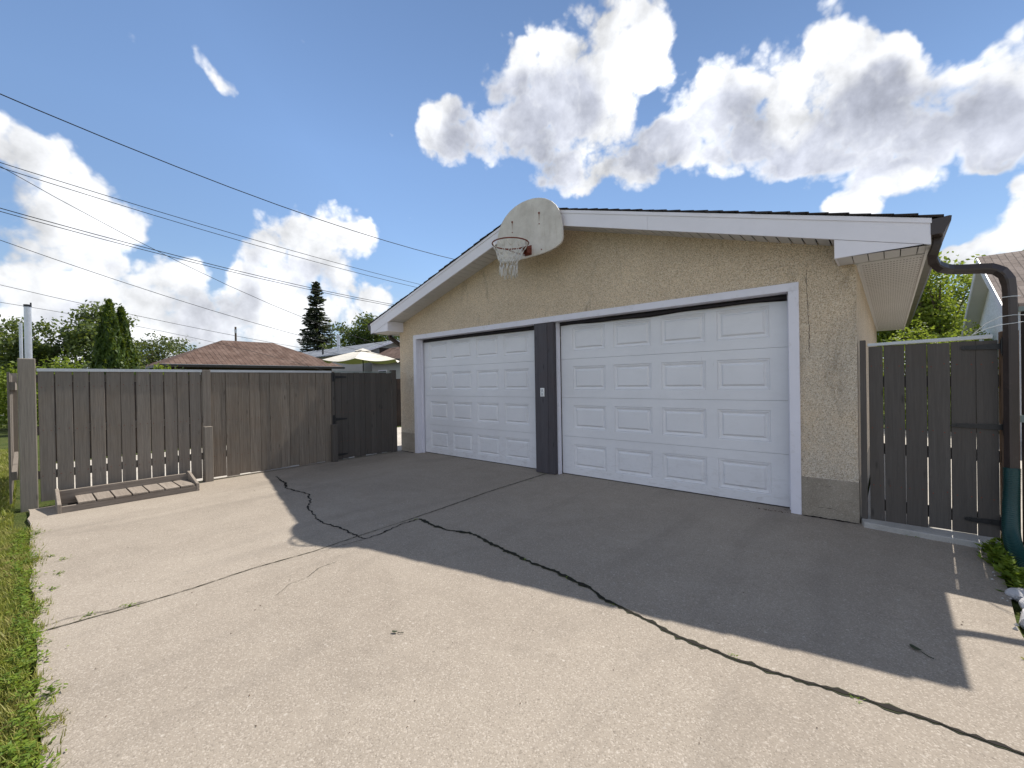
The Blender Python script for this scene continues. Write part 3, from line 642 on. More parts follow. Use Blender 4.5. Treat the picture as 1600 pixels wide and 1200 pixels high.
# ================================================================== BASKETBALL HOOP
hoop = thing('basketball_hoop', (-2.07, YF - .01, 2.94), 'weathered fan-shaped backboard with rusty hoop and white net on the gable peak', 'basketball hoop')
yb = -.42
half = [(0.0, 3.695), (.10, 3.69), (.20, 3.670), (.30, 3.632), (.39, 3.575), (.46, 3.505), (.505, 3.43), (.535, 3.34), (.552, 3.24), (.560, 3.14), (.560, 3.075), (.548, 3.035), (.52, 3.005), (.44, 2.972), (.34, 2.950), (.24, 2.940), (.12, 2.936)]
pts = [(-2.07 + a, z_) for a, z_ in half] + [(-2.07 - a, z_) for a, z_ in reversed(half[1:])]
def mat_board():
    m, t, b, P = newmat('weathered_board_paint', 0.7, 0.3)
    nz = t.noise(P, 5, 7, .65); s_ = t.noise(t.scale(P, 9, 1, 1.2), 2.0, 6, .7)
    col = t.mix(t.mrange(nz, .35, .65), (0.54, 0.50, 0.45), (0.68, 0.64, 0.585))
    col = t.mix(t.mrange(s_, .55, .75, 0, .45), col, (0.36, 0.29, 0.19))
    sp_ = t.new('ShaderNodeSeparateXYZ', {0: P}).outputs
    for (hx, hz) in ((-2.33, 3.47), (-1.87, 3.47)):
        dx = t.math('ABSOLUTE', t.math('SUBTRACT', sp_[0], hx)); dz = t.math('SUBTRACT', hz, sp_[2])
        k_ = t.math('MULTIPLY', t.mrange(dx, .016, .003), t.math('MULTIPLY', t.mrange(dz, .13, .02), t.mrange(dz, -.02, .01)))
        col = t.mix(t.math('MULTIPLY', k_, .7), col, (0.20, 0.075, 0.03))
    fine = t.vor(P, 60, 'Distance'); col = t.mix(t.mrange(t.noise(P, 45, 4, .7), .60, .72, 0, .5), col, (0.25, 0.22, 0.18))
    t.put(b.inputs['Base Color'], col); bump(t, b, t.noise(P, 60, 4), .002); return m
M['board'] = mat_board()
bd = MB().prism(pts, 'y', yb, yb + .028).build('backboard', 'board', hoop, bevel=.006)
for (bx, bz) in ((-2.33, 3.47), (-1.87, 3.47), (-2.33, 3.33), (-1.87, 3.33), (-1.84, 2.995), (-2.30, 2.995)):
    MB().tube([(bx, yb - .006, bz), (bx, yb + .001, bz)], .014 if bz > 3.4 else .008, 8).build('bolt_head', 'rust', bd)
MB().box(-2.40, -2.35, yb + .028, YF - .009, 3.02, 3.40).box(-1.80, -1.75, yb + .028, YF - .009, 3.02, 3.40).box(-2.11, -2.03, yb + .028, YF - .009, 2.98, 3.5).build('mounting_board', 'fascia', hoop)
zr = 3.035; rc = (-2.055, yb - .36); rR = .228
MB().box(-2.110, -2.000, yb - .010, yb, 2.960, 3.085).box(-2.110, -2.000, yb - .13, yb - .010, 3.030, 3.040).box(-2.103, -2.096, yb - .09, yb - .010, 2.975, 3.03).box(-2.014, -2.007, yb - .09, yb - .010, 2.975, 3.03).build('rim_bracket', 'rust', hoop, bevel=.002)
ring = [(rc[0] + rR * math.cos(t_), rc[1] + rR * math.sin(t_), zr) for t_ in [2 * PI * i / 48 for i in range(49)]]
Rm = MB().tube(ring, .0085, 8, False)
Rm.tube([(-2.10, yb - .01, 2.965), (-2.15, yb - .12, 2.985), (-2.21, yb - .24, 3.015), (-2.27, yb - .32, 3.03)], .0045, 6)
Rm.tube([(-2.01, yb - .01, 2.965), (-1.96, yb - .12, 2.985), (-1.90, yb - .24, 3.015), (-1.835, yb - .32, 3.03)], .0045, 6)
Rm.build('rim', 'rust', hoop, smooth=True)
nb = MB(); K = 12; rn = random.Random(4)
lev = [(0.0, .228), (-.075, .185), (-.15, .145), (-.215, .118), (-.27, .105)]
jit = {}
def npnt(k, l, half_):
    key = (int(round((k + half_) * 2)) % (2 * K), l)
    if key not in jit: jit[key] = (rn.uniform(-.010, .010), rn.uniform(-.012, .012), rn.uniform(-.008, .008))
    j = jit[key] if l else (0, 0, 0); an = 2 * PI * (k + half_) / K; z_, r_ = lev[l]
    return Vector((rc[0] - .01 * l + (r_ + j[0]) * math.cos(an) + j[1] * .5, rc[1] + .0 * l + (r_ + j[0]) * math.sin(an), zr + z_ + j[2] - .004))
for l in range(len(lev) - 1):
    h0, h1 = (0, .5) if l % 2 == 0 else (.5, 0)
    for k in range(K):
        for dk in ((0, 0) if l % 2 == 0 else (0, 0),):
            a = npnt(k, l, h0)
            b1 = npnt(k, l + 1, h1) if l % 2 == 0 else npnt(k, l + 1, 0)
            b2 = npnt(k - 1, l + 1, h1) if l % 2 == 0 else npnt(k + 1, l + 1, 0)
            nb.tube([a, a.lerp(b1, .5) + Vector((0, 0, -.006)), b1], .0042, 5); nb.tube([a, a.lerp(b2, .5) + Vector((0, 0, -.006)), b2], .0042, 5)
for k in range(K):   # long hanging loops at the bottom
    a = npnt(k, 4, 0); b = npnt(k + 1, 4, 0); zz = rn.uniform(.10, .15); sx = rn.uniform(-.02, .02)
    c = Vector((rc[0] - .04 + .10 * math.cos(2 * PI * (k + .5) / K) + sx, rc[1] + .10 * math.sin(2 * PI * (k + .5) / K), a.z - zz))
    pth = [a, a.lerp(c, .5) + Vector((.004, 0, -.01)), c + Vector((-.010, 0, .008)), c + Vector((0, 0, -.002)), c + Vector((.010, 0, .008)), b.lerp(c, .5) + Vector((-.004, 0, -.01)), b]
    nb.tube(pth, .0042, 5)
nb.build('net', 'net', hoop, smooth=True)

# ================================================================== LEFT FENCE
NAILS = []
def boards(mb, axis, a0, a1, n_, gap, face, th, z0, z1, seed, widths=None):
    r = random.Random(seed); L_ = a1 - a0
    ws = widths or [r.uniform(.95, 1.05) for _ in range(n_)]
    tot = sum(ws); a = a0
    for w_ in ws:
        wd = L_ * w_ / tot; b = a + wd - gap * r.uniform(.6, 1.35)
        f = face + r.uniform(-.003, .002); lean = r.uniform(-.003, .003); zb = z0 + r.uniform(-.012, .012); zz = z1 + r.uniform(-.004, .003)
        c = .0025  # eased edges
        for zn in (z0 + .30, z0 + .80, z1 - .18):
            for q_ in (.2, .8): NAILS.append((axis, a + (b - a) * q_ + r.uniform(-.008, .008), f, zn + r.uniform(-.012, .012)))
        if axis == 'y':   # face looks +x
            pr0 = [(a + c, f), (b - c, f), (b, f - c), (b, f - th), (a, f - th), (a, f - c)]
            vs = [(y, x, 0) for x, y in pr0]
            n6 = len(pr0)
            V = [(v[0], v[1], zb) for v in vs] + [(v[0], v[1] + lean, zz) for v in vs]
        else:             # face looks -y
            pr0 = [(a + c, f), (b - c, f), (b, f + c), (b, f + th), (a, f + th), (a, f + c)]
            n6 = len(pr0)
            V = [(v[0], v[1], zb) for v in pr0] + [(v[0] + lean, v[1], zz) for v in pr0]
        mb.add(V, [tuple(range(n6)), tuple(range(2 * n6 - 1, n6 - 1, -1))] + [(i, i + n6, (i + 1) % n6 + n6, (i + 1) % n6) for i in range(n6)])
        a += wd
def nails(par, ax_sign=1):
    m_ = MB()
    for (ax, a, f, z) in NAILS:
        if ax == 'y': m_.tube([(f - .002, a, z), (f + .0015, a, z)], .0045, 6)
        else: m_.tube([(a, f + .002, z), (a, f - .0015, z)], .0045, 6)
    o = m_.build('nail_heads', 'rust', par); tag(o, kind='stuff'); NAILS.clear()
fen = thing('wooden_fence', (-5.62, -3.2, 0), 'weathered grey board fence with pale metal cap left of the garage', 'fence')
mb = MB(); boards(mb, 'y', -4.735, -3.225, 11, .012, -5.60, .019, .045, 1.515, 21); mb.build('board_panel', 'fence', fen)
mb = MB(); boards(mb, 'y', -3.115, -1.40, 12, .004, -5.60, .019, .022, 1.515, 22, [1.25, 1.15, 1, 1.05, .95, 1.05, 1.0, .95, 1.1, .9, 1.0, .85]); mb.build('board_panel', 'fence2', fen)
nails(fen)
for (a, b, h) in ((-4.735, -3.225, 1.515), (-3.115, -1.40, 1.515)):
    for z_ in (.30, .80, 1.38): MB().box(-5.66, -5.622, a - .02, b + .02, z_, z_ + .088).build('rail', 'fence', fen)
    MB().box(-5.668, -5.592, a - .01, b + .005, h + .004, h + .022).box(-5.5918, -5.5895, a - .01, b + .005, h - .012, h + .022).build('cap_flashing', 'cap', fen)
MB().box(-5.70, -5.585, -4.885, -4.752, -.1, 1.645).build('end_post', 'post', fen, bevel=.008)
MB().box(-5.672, -5.585, -3.218, -3.122, -.1, 1.535).build('post', 'fence', fen, bevel=.004)
MB().box(-5.672, -5.59, -1.395, -1.345, -.1, 1.525).build('post', 'gatewood', fen, bevel=.004)
MB().box(-5.583, -5.50, -3.222, -3.128, 0.0, .755).build('stub_post', 'post', fen, bevel=.005)
MB().box(-5.585, -5.51, -1.43, -1.34, 0.0, .63).build('stub_post', 'gatewood', fen, bevel=.005)
MB().box(-5.60, -5.575, -3.10, -1.44, 0.002, .012).build('bottom_board', 'planter_y', fen)

lg = thing('wooden_gate', (-5.62, -1.33, 0), 'dark stained board gate between the grey fence and the garage corner', 'gate')
mb = MB(); boards(mb, 'y', -1.33, -.23, 10, .003, -5.605, .018, .022, 1.505, 23); mb.build('board_panel', 'gatewood', lg); nails(lg)
for z_ in (.25, 1.30): MB().box(-5.65, -5.626, -1.33, -.23, z_, z_ + .08).build('rail', 'gatewood', lg)
MB().box(-5.66, -5.598, -1.33, -.23, 1.512, 1.528).build('cap_flashing', 'tealcap', lg)
MB().box(-5.68, -5.59, -.215, -.125, -.05, 1.56).build('post', 'gatewood', lg, bevel=.004)
def hinge(y, z, par, L_=.22):
    h = MB().box(-5.604 + .0, -5.588, y - .028, y + .012, z - .075, z + .075)
    h.tube([(-5.586, y + .014, z - .05), (-5.586, y + .014, z + .05)], .010, 8)
    h.prism([(y + .014, z - .024), (y + L_, z - .012), (y + L_ + .015, z), (y + L_, z + .012), (y + .014, z + .024)], 'x', -5.5995, -5.592)
    h.build('hinge', 'hinge', par)
for z_ in (1.43, .71, .10): hinge(-1.36, z_, lg)

# metal poles behind the end post
p1 = thing('metal_pole', (-5.78, -4.80, 0), 'tall pale galvanised pole rising behind the fence end post', 'pole')
MB().tube([(-5.78, -4.80, 0), (-5.78, -4.80, 2.235)], .030, 14).build('pole', 'galv', p1, smooth=False)
MB().tube([(-5.78, -4.80, 2.235), (-5.78, -4.80, 2.26)], .033, 14).tube([(-5.78, -4.775, 2.26), (-5.78, -4.775, 2.285)], .008, 6).build('pole_cap', 'hinge', p1)
p2 = MB().tube([(-6.55, -4.855, 0), (-6.55, -4.855, 2.13)], .016, 10).build('metal_pole', 'galv', loc=(-6.55, -4.855, 0)); tag(p2, 'shorter thin galvanised pole beside the tall one at the fence end', 'pole')
af = thing('wooden_fence', (-6.6, -4.96, 0), 'side fence panel running back behind the end post over the lawn', 'fence')
mb = MB(); boards(mb, 'x', -8.2, -5.78, 17, .008, -4.965, .019, .05, 1.50, 24); mb.build('board_panel', 'fence', af); NAILS.clear()
MB().box(-8.3, -8.2, -5.0, -4.90, -.05, 1.55).build('post', 'post', af)
for z_ in (.3, 1.30): MB().box(-8.2, -5.78, -4.944, -4.905, z_, z_ + .09).build('rail', 'fence', af)
# far side of the neighbour's path
nf = thing('wooden_fence', (-9.8, 0, 0), 'dark low fence seen only through the gaps of the grey fence', 'fence')
mb = MB(); boards(mb, 'y', -4.5, 6.0, 70, .004, -9.8, .02, .0, 1.45, 25); mb.build('board_panel', 'darkfence', nf); NAILS.clear()

# low wooden tray leaning at the fence
tr = thing('wooden_tray', (-5.2, -4.0, 0), 'low weathered slatted wooden tray lying on the concrete at the fence', 'tray')
xa, xb = -5.50, -5.02; ya, yb2 = -4.60, -3.43
MB().box(xb - .035, xb - .004, ya, yb2, .0, .068).build('front_board', 'planter_y', tr, bevel=.004)
MB().box(xa, xa + .035, ya, yb2, .0, .165).build('back_board', 'planter_y', tr, bevel=.004)
for yy in (ya - .03, yb2): 
    MB().prism([(xa, 0), (xb, 0), (xb, .095), (xb - .05, .10), (xa + .04, .19), (xa, .19)], 'y', yy, yy + .03).build('end_board', 'planter', tr, bevel=.004)
mb = MB(); rr = random.Random(9); yy = ya + .125
for i in range(7):
    wd = .142; zz = .070 + rr.uniform(0, .003)
    mb.hexa([(xa + .04, yy, zz), (xb + .004, yy, zz), (xb + .004, yy + wd - .008, zz), (xa + .04, yy + wd - .008, zz)],
            [(xa + .04, yy, zz + .018), (xb + .004, yy, zz + .018), (xb + .004, yy + wd - .008, zz + .018 + rr.uniform(-.003, .003)), (xa + .04, yy + wd - .008, zz + .018)])
    yy += wd + .006
mb.build('slats', 'planter', tr, bevel=.002)
MB().box(xa + .04, xb - .037, ya + .001, yb2 - .001, .004, .012).build('tray_dark_sheet', 'dark', tr)  # near-black sheet paints the dark hole beneath the slats

# ================================================================== RIGHT GATE
rg = thing('wooden_gate', (1.75, .06, 0), 'brown-grey board gate with black strap hinges right of the garage', 'gate')
mb = MB(); boards(mb, 'x', 1.372, 2.135, 6, .0055, .035, .019, .044, 1.555, 26, [.75, 1, 1, 1, 1.05, .9]); mb.build('board_panel', 'gatewood', rg); nails(rg)
for z_ in (.13, .62, 1.20): MB().box(1.372, 2.135, .058, .096, z_, z_ + .09).build('rail', 'gatewood', rg)
MB().hexa([(1.365, .025, 1.558), (2.10, .025, 1.572), (2.10, .10, 1.572), (1.365, .10, 1.558)], [(1.365, .025, 1.580), (2.10, .025, 1.600), (2.10, .10, 1.600), (1.365, .10, 1.580)]).build('cap_flashing', 'cap', rg)
MB().box(1.312, 1.352, .01, .10, .0, 1.61).build('post', 'gatewood', rg, bevel=.003)
MB().box(2.142, 2.235, .05, .14, -.02, 1.62).build('post', 'brownpost', rg, bevel=.003)
for (x0, z_, L_) in ((2.14, 1.505, .20), (2.15, .895, .27), (2.13, .165, .18)):
    h = MB().prism([(x0, z_ - .022), (x0 - L_, z_ - .013), (x0 - L_ - .012, z_), (x0 - L_, z_ + .013), (x0, z_ + .022)], 'y', .024, .031)
    h.tube([(x0 + .006, .022, z_ - .055), (x0 + .006, .022, z_ + .055)], .009, 8)
    h.box(x0 + .006, x0 + .04, .036, .044, z_ - .07, z_ + .07)
    for q in (.3, .6, .9): h.tube([(x0 - L_ * q, .018, z_), (x0 - L_ * q, .024, z_)], .006, 6)
    h.build('hinge', 'hinge', rg)
df = thing('wooden_fence', (3.0, .16, 0), 'dark brown fence with grey-green cap at the right edge behind the downspout', 'fence')
mb = MB(); boards(mb, 'x', 2.255, 4.6, 16, .003, .12, .02, .0, 1.76, 27); mb.build('board_panel', 'darkfence', df)
MB().box(2.24, 4.6, .09, .17, 1.765, 1.80).build('cap_rail', 'tealcap', df)
MB().box(2.24, 4.6, .095, .119, .93, .985).build('rail', 'tealcap', df)

hs = []
ctrl = [Vector(p_) for p_ in ((2.181, -.03, .60), (2.178, -.04, .46), (2.165, -.10, .30), (2.150, -.22, .15), (2.145, -.42, .075), (2.16, -.70, .062), (2.22, -1.05, .062), (2.34, -1.45, .062))]
def catmull(P, k):
    out = []
    for i in range(len(P) - 1):
        p0, p1_, p2_, p3 = P[max(i - 1, 0)], P[i], P[i + 1], P[min(i + 2, len(P) - 1)]
        for j in range(k):
            t_ = j / k; out.append(.5 * ((2 * p1_) + (p2_ - p0) * t_ + (2 * p0 - 5 * p1_ + 4 * p2_ - p3) * t_ ** 2 + (3 * p1_ - p0 - 3 * p2_ + p3) * t_ ** 3))
    out.append(P[-1]); return out
hp = catmull(ctrl, 34); rad = [(.047, .047, .0385)[i % 3] for i in range(len(hp))]
ho = MB().tube(hp, rad, 14, True).build('drain_hose', 'hose', smooth=True, loc=(2.16, -.03, 0)); tag(ho, 'dark green corrugated drain hose curving down from the brown downspout', 'drain hose')
st = MB()
for (z_, dz) in ((1.66, .0), (1.70, .02)):
    st.tube([(1.99, .02, 1.60), (2.06, -.02, z_ - .02), (2.13, -.075, z_ + dz), (2.19, -.085, z_ + dz + .005), (2.30, .08, z_ + .03)], .0025, 5)
st.tube([(2.135, -.075, 1.86), (2.18, -.082, 1.862), (2.226, -.075, 1.86)], .003, 5)
s_o = st.build('string', 'string', loc=(2.1, -.05, 1.7)); tag(s_o, 'thin pale string tied from the gate top round the downspout', 'string')

# ================================================================== small things
def rock(x, y, s, seed, lab):
    r = np.random.RandomState(seed); bm = bmesh.new(); bmesh.ops.create_icosphere(bm, subdivisions=3, radius=1.0)
    pl = r.normal(size=(9, 3)); pl /= np.linalg.norm(pl, axis=1)[:, None]; dd = r.uniform(.62, .9, 9)
    for v in bm.verts:
        c = np.array(v.co)
        for q in range(9):
            t_ = c @ pl[q]
            if t_ > dd[q]: c = c - pl[q] * (t_ - dd[q])
        v.co = Vector((c[0] * s[0], c[1] * s[1], c[2] * s[2]))
    me = bpy.data.meshes.new('painted_rock'); bm.to_mesh(me); bm.free(); me.materials.append(M['rock'])
    o = bpy.data.objects.new('painted_rock', me); COL.objects.link(o); o.location = (x, y, s[2] * .5 - .02); o.rotation_euler = (0, 0, r.uniform(0, 6))
    tag(o, lab, 'rock', 'whitewashed rocks edging the slab at the right')
rock(2.075, -1.03, (.07, .05, .045), 1, 'small white rock nearest the green hose, farthest of the edging')
rock(2.09, -1.20, (.09, .06, .06), 2, 'second white rock of the edging, just past the weeds')
rock(2.07, -1.40, (.11, .07, .06), 3, 'white edging rock level with the bar shadow on the slab')
rock(2.10, -1.60, (.09, .07, .055), 4, 'white edging rock just past the bar shadow towards the camera')
rock(2.06, -1.79, (.10, .06, .05), 5, 'nearest white edging rock by the dry grass tuft')
# pebbles where sill meets hose
pv = MB(); rr = random.Random(31)
for i in range(130):
    x_, y_ = rr.uniform(2.03, 2.2), rr.uniform(-.55, -.15) if i < 90 else rr.uniform(-1.9, -.6); 
    if i >= 90: x_ = rr.uniform(1.97, 2.18)
    s_ = rr.uniform(.006, .014); a_ = rr.uniform(0, 3)
    c_, d_ = math.cos(a_) * s_, math.sin(a_) * s_
    z_ = .002
    pv.add([(x_ + c_, y_ + d_, z_), (x_ - d_, y_ + c_, z_), (x_ - c_, y_ - d_, z_), (x_ + d_, y_ - c_, z_), (x_, y_, z_ + s_ * 1.1)], [(0, 1, 4), (1, 2, 4), (2, 3, 4), (3, 0, 4), (3, 2, 1, 0)])
o = pv.build('pebbles', 'sill'); tag(o, 'loose pebbles beside the gate sill and slab edge', 'pebbles', kind='stuff')
def dleaf(x, y, s, ang, lab):
    pts = []; n_ = 10
    for i in range(n_):
        t_ = 2 * PI * i / n_; pts.append((math.cos(t_) * s * (1.0), math.sin(t_) * s * .55, .012 * math.cos(2 * t_) * s * 8 + .010))
    vs = []
    for a_, b_, z_ in pts: vs.append((x + a_ * math.cos(ang) - b_ * math.sin(ang), y + a_ * math.sin(ang) + b_ * math.cos(ang), max(.004, z_)))
    vs.append((x, y, .012)); m_ = MB().add(vs, [(i, (i + 1) % n_, n_) for i in range(n_)])
    ex = Vector((math.cos(ang), math.sin(ang), 0))
    m_.tube([Vector((x, y, .006)) + ex * s, Vector((x, y, .006)) + ex * s * 2.1 + Vector((0, -.006, 0)), Vector((x, y, .006)) + ex * s * 3.0], .0018, 5)
    o = m_.build('fallen_leaf', 'deadleaf', loc=(x, y, 0)); tag(o, lab, 'leaf', 'fallen leaves on the slab')
dleaf(1.59, -2.08, .026, -.7, 'dark oval leaf with a stem lying in the garage shadow near the front')
dleaf(-.44, -3.59, .016, .6, 'small curled dark leaf on the sunlit concrete')
db = MB(); rr = random.Random(12)
def bit(x_, y_, s_):
    a_ = rr.uniform(0, 3); c_, d_ = math.cos(a_) * s_, math.sin(a_) * s_
    db.add([(x_ + c_, y_ + d_, .003), (x_ - d_ * .5, y_ + c_ * .5, .003), (x_ - c_, y_ - d_, .003), (x_ + d_ * .5, y_ - c_ * .5, .003), (x_, y_, .003 + s_ * .6)], [(0, 1, 4), (1, 2, 4), (2, 3, 4), (3, 0, 4)])
for i in range(40): bit(rr.gauss(.62, .07), rr.gauss(-.05, .012), rr.uniform(.004, .010))
for i in range(120): bit(rr.uniform(-5.0, .8), rr.gauss(.03, .03), rr.uniform(.003, .007))
for i in range(170): bit(rr.uniform(-5.3, 1.9), rr.uniform(-4.7, -.2), rr.uniform(.002, .006))
o = db.build('debris', 'debris'); tag(o, 'dry crumbs of leaf and dirt scattered on the concrete', 'debris', kind='stuff')

# ================================================================== grass and weeds
def blades(name, n_, xr, yr, h, wd, mat, seed, label, dens=None, z0=-.03):
    r = np.random.RandomState(seed)
    x_ = r.uniform(xr[0], xr[1], n_); y_ = r.uniform(yr[0], yr[1], n_)
    if dens is not None:
        k = dens(x_, y_, r); x_, y_ = x_[k], y_[k]; n_ = len(x_)
    H = r.uniform(h[0], h[1], n_); A = r.uniform(0, 2 * PI, n_); ln = r.uniform(.1, .9, n_) * H; W = r.uniform(wd[0], wd[1], n_)
    dx, dy = np.cos(A), np.sin(A); px, py = -dy, dx
    V = np.zeros((n_, 5, 3))
    zz = np.full(n_, z0)
    V[:, 0] = np.stack([x_ - px * W, y_ - py * W, zz], 1); V[:, 1] = np.stack([x_ + px * W, y_ + py * W, zz], 1)
    mx, my = x_ + dx * ln * .35, y_ + dy * ln * .35
    V[:, 2] = np.stack([mx + px * W * .8, my + py * W * .8, zz + H * .6], 1); V[:, 3] = np.stack([mx - px * W * .8, my - py * W * .8, zz + H * .6], 1)
    V[:, 4] = np.stack([x_ + dx * ln, y_ + dy * ln, zz + H], 1)
    F = np.arange(n_)[:, None] * 5
    me_F = np.concatenate([F + np.array([[0, 1, 2]]), F + np.array([[0, 2, 3]]), F + np.array([[3, 2, 4]])])
    o = np_mesh(name, V.reshape(-1, 3), me_F, mat); tag(o, label, 'grass', kind='stuff'); return o
def edge(x_, y_, r):
    e_ = -4.835 + .03 * np.sin(x_ * 5) + .022 * np.sin(x_ * 13 + 1) + .02 * np.sin(x_ * 31)
    return (y_ < e_) | ((y_ < e_ + .06) & (r.uniform(0, 1, len(x_)) < .10))
blades('grass', 42000, (-4.6, -.35), (-5.30, -4.74), (.02, .075), (.0015, .0035), 'grass', 41, 'grass growing along the slab end at the left edge', edge)
blades('grass', 26000, (-13, -4.6), (-6.1, -4.93), (.03, .09), (.003, .006), 'grass', 42, 'lawn grass running back beside the fence end')
def leafweeds(name, spots, n_, spread, h, size, mat, seed, label, cat='weeds', kind='stuff', parent=None, up=.5):
    r = np.random.RandomState(seed); Vs = []; 
    for (sx, sy) in spots:
        k = n_; ang = r.uniform(0, 2 * PI, k); rad_ = np.abs(r.normal(0, spread, k))
        c = np.stack([sx + np.cos(ang) * rad_, sy + np.sin(ang) * rad_, r.uniform(h[0], h[1], k) * np.exp(-rad_ / (spread * 2.5))], 1)
        d = np.stack([np.cos(ang + r.normal(0, .8, k)), np.sin(ang + r.normal(0, .8, k)), r.uniform(-.2, up, k)], 1); d /= np.linalg.norm(d, axis=1)[:, None]
        sd = np.cross(d, np.array([0, 0, 1.0])); sd += r.normal(0, .25, (k, 3)); sd /= np.linalg.norm(sd, axis=1)[:, None]
        s_ = r.uniform(size[0], size[1], k)[:, None]
        Vs.append(np.stack([c - d * s_, c + sd * s_ * .42, c + d * s_, c - sd * s_ * .42], 1))
    V = np.concatenate(Vs); V[..., 2] = np.maximum(V[..., 2], .002)
    o = np_mesh(name, V.reshape(-1, 3), np.arange(len(V) * 4).reshape(-1, 4), mat, parent); 
    if parent is None: tag(o, label, cat, kind=kind)
    return o
r_ = np.random.RandomState(5)
sp = [(x_, -4.87 + r_.normal(0, .035)) for x_ in np.linspace(-4.4, -.5, 70)]
leafweeds('weeds', sp, 60, .035, (.0, .05), (.006, .015), 'weed', 43, 'clover and creeping weeds spilling over the slab end')
leafweeds('weeds', [(-3.4, -4.72), (-3.25, -4.66), (-2.9, -4.70), (-1.95, -4.62), (-1.90, -4.45), (-2.6, -4.74)], 26, .03, (.0, .015), (.005, .012), 'weed', 44, 'sparse weed sprigs creeping onto the concrete at the left')
leafweeds('weeds', [(-1.9, -2.4), (-2.11, -.06), (-2.2, -.04), (-2.02, -.5), (1.6, -.14), (1.66, -.15), (.3, -2.61), (-.1, -2.5), (.95, -2.69), (1.4, -2.65), (-.5, -2.46)], 16, .018, (.0, .010), (.003, .009), 'weed', 45, 'tiny weeds rooted in the cracks and along the sill')
leafweeds('weeds', [(2.05, -.30), (2.06, -.42), (2.04, -.52), (2.08, -.62), (2.06, -.75), (2.10, -.88), (2.11, -.98), (2.12, -.2)], 90, .035, (.0, .14), (.015, .042), 'weed', 46, 'leafy green weeds beside the green hose', up=.9)
leafweeds('weeds', [(2.02, -1.85), (2.04, -1.95), (2.07, -1.7), (2.08, -1.3)], 60, .035, (.0, .04), (.006, .020), 'grass', 47, 'dry tuft at the slab edge by the nearest white rock', up=.9)

# ================================================================== background buildings
bg = thing('neighbour_garage', (-29, 4.2, 0), 'brown hip-roofed garage showing above the grey fence', 'garage')
X0, X1, Y0, Y1 = -25.2, -33.0, -.35, 9.0; ze, zr_ = 2.46, 4.12
MB().box(-32.4, -25.75, .2, 8.45, 0, 2.36).build('wall', 'brownwall', bg)
rv = [(X0, Y0, ze), (X0, Y1, ze), (X1, Y1, ze), (X1, Y0, ze), (-29.0, 3.2, zr_), (-29.0, 6.1, zr_), (X0, Y0, ze - .05), (X0, Y1, ze - .05), (X1, Y1, ze - .05), (X1, Y0, ze - .05)]
MB().add(rv, [(0, 1, 5, 4), (1, 2, 5), (2, 3, 4, 5), (3, 0, 4), (0, 6, 7, 1), (1, 7, 8, 2), (2, 8, 9, 3), (3, 9, 6, 0), (6, 9, 8, 7)]).build('roof', 'shingle_brown', bg)
MB().box(X0, X0 + .10, Y0, Y1, ze - .14, ze - .01).box(X1, X0 - .02, Y0 - .1, Y0 - .001, ze - .14, ze - .01).build('gutter', 'gutter', bg)
MB().box(X0 - .02, X0 + .115, Y0 - .005, Y1 + .005, ze - .012, ze + .008).build('drip_edge', 'cap', bg)
MB().box(-25.74, -25.70, .9, 1.5, 1.5, 2.15).build('window', 'white', bg)

gh = thing('neighbour_house', (-33, 13, 0), 'grey-roofed pale house beyond the cream umbrella', 'house')
yr, zrd, ys, ze2 = 14.6, 4.75, 11.0, 3.75
xr_, xl_ = -27.6, -46.0
MB().prism([(12.0, 0), (17.2, 0), (17.2, 3.6), (yr, 4.6), (12.0, 3.75)], 'x', xr_ - .5, xl_).build('wall', 'siding', gh)
MB().prism([(11.6, 3.70), (yr, zrd), (17.8, 3.5), (17.8, 3.42), (yr, zrd - .1), (11.6, 3.62)], 'x', xr_, xl_).build('roof', 'shingle_grey', gh)
MB().prism([(11.55, 3.71), (yr, zrd + .02), (17.85, 3.51), (17.85, 3.36), (yr, zrd - .16), (11.55, 3.56)], 'x', xr_ + .001, xr_ + .03).build('rake_fascia', 'white', gh)
MB().box(xr_ - .499, xr_ - .47, 13.4, 15.8, 3.4, 4.1).build('gable_vent', 'brownwall', gh)
# lower brown roofed addition in front of the gable
MB().box(-27.2, -22.0, 12.2, 16.5, 0, 2.95).build('extension_wall', 'siding', gh)
MB().hexa([(-27.4, 11.6, 2.95), (-21.6, 11.6, 2.95), (-21.6, 17, 2.95), (-27.4, 17, 2.95)], [(-27.2, 13.8, 4.05), (-22.6, 13.8, 4.05), (-22.6, 14.6, 4.05), (-27.2, 14.6, 4.05)]).build('extension_roof', 'shingle_brown', gh)
MB().box(-27.45, -21.55, 11.55, 11.62, 2.82, 2.97).build('extension_gutter', 'gutter', gh)
for (a, b) in ((-26.3, -25.2), (-23.4, -22.6)):
    wn_ = MB().box(a, b, 12.15, 12.199, 1.2, 2.3).build('window', 'white', gh)
    MB().box(a + .08, b - .08, 12.13, 12.149, 1.28, 2.22).build('pane', 'glass', wn_)
vp = MB().tube([(-33.6, 12.9, 4.1), (-33.6, 12.9, 5.25)], .13, 12).tube([(-33.6, 12.9, 5.3), (-33.6, 12.9, 5.5)], .17, 12).tube([(-33.6, 12.9, 5.24), (-33.6, 12.9, 5.32)], .09, 8)
vp.build('chimney_pipe', 'galv', gh)
MB().tube([(-35.0, 12.2, 3.9), (-35.0, 12.2, 4.45)], .07, 10).build('vent_pipe', 'hinge', gh)

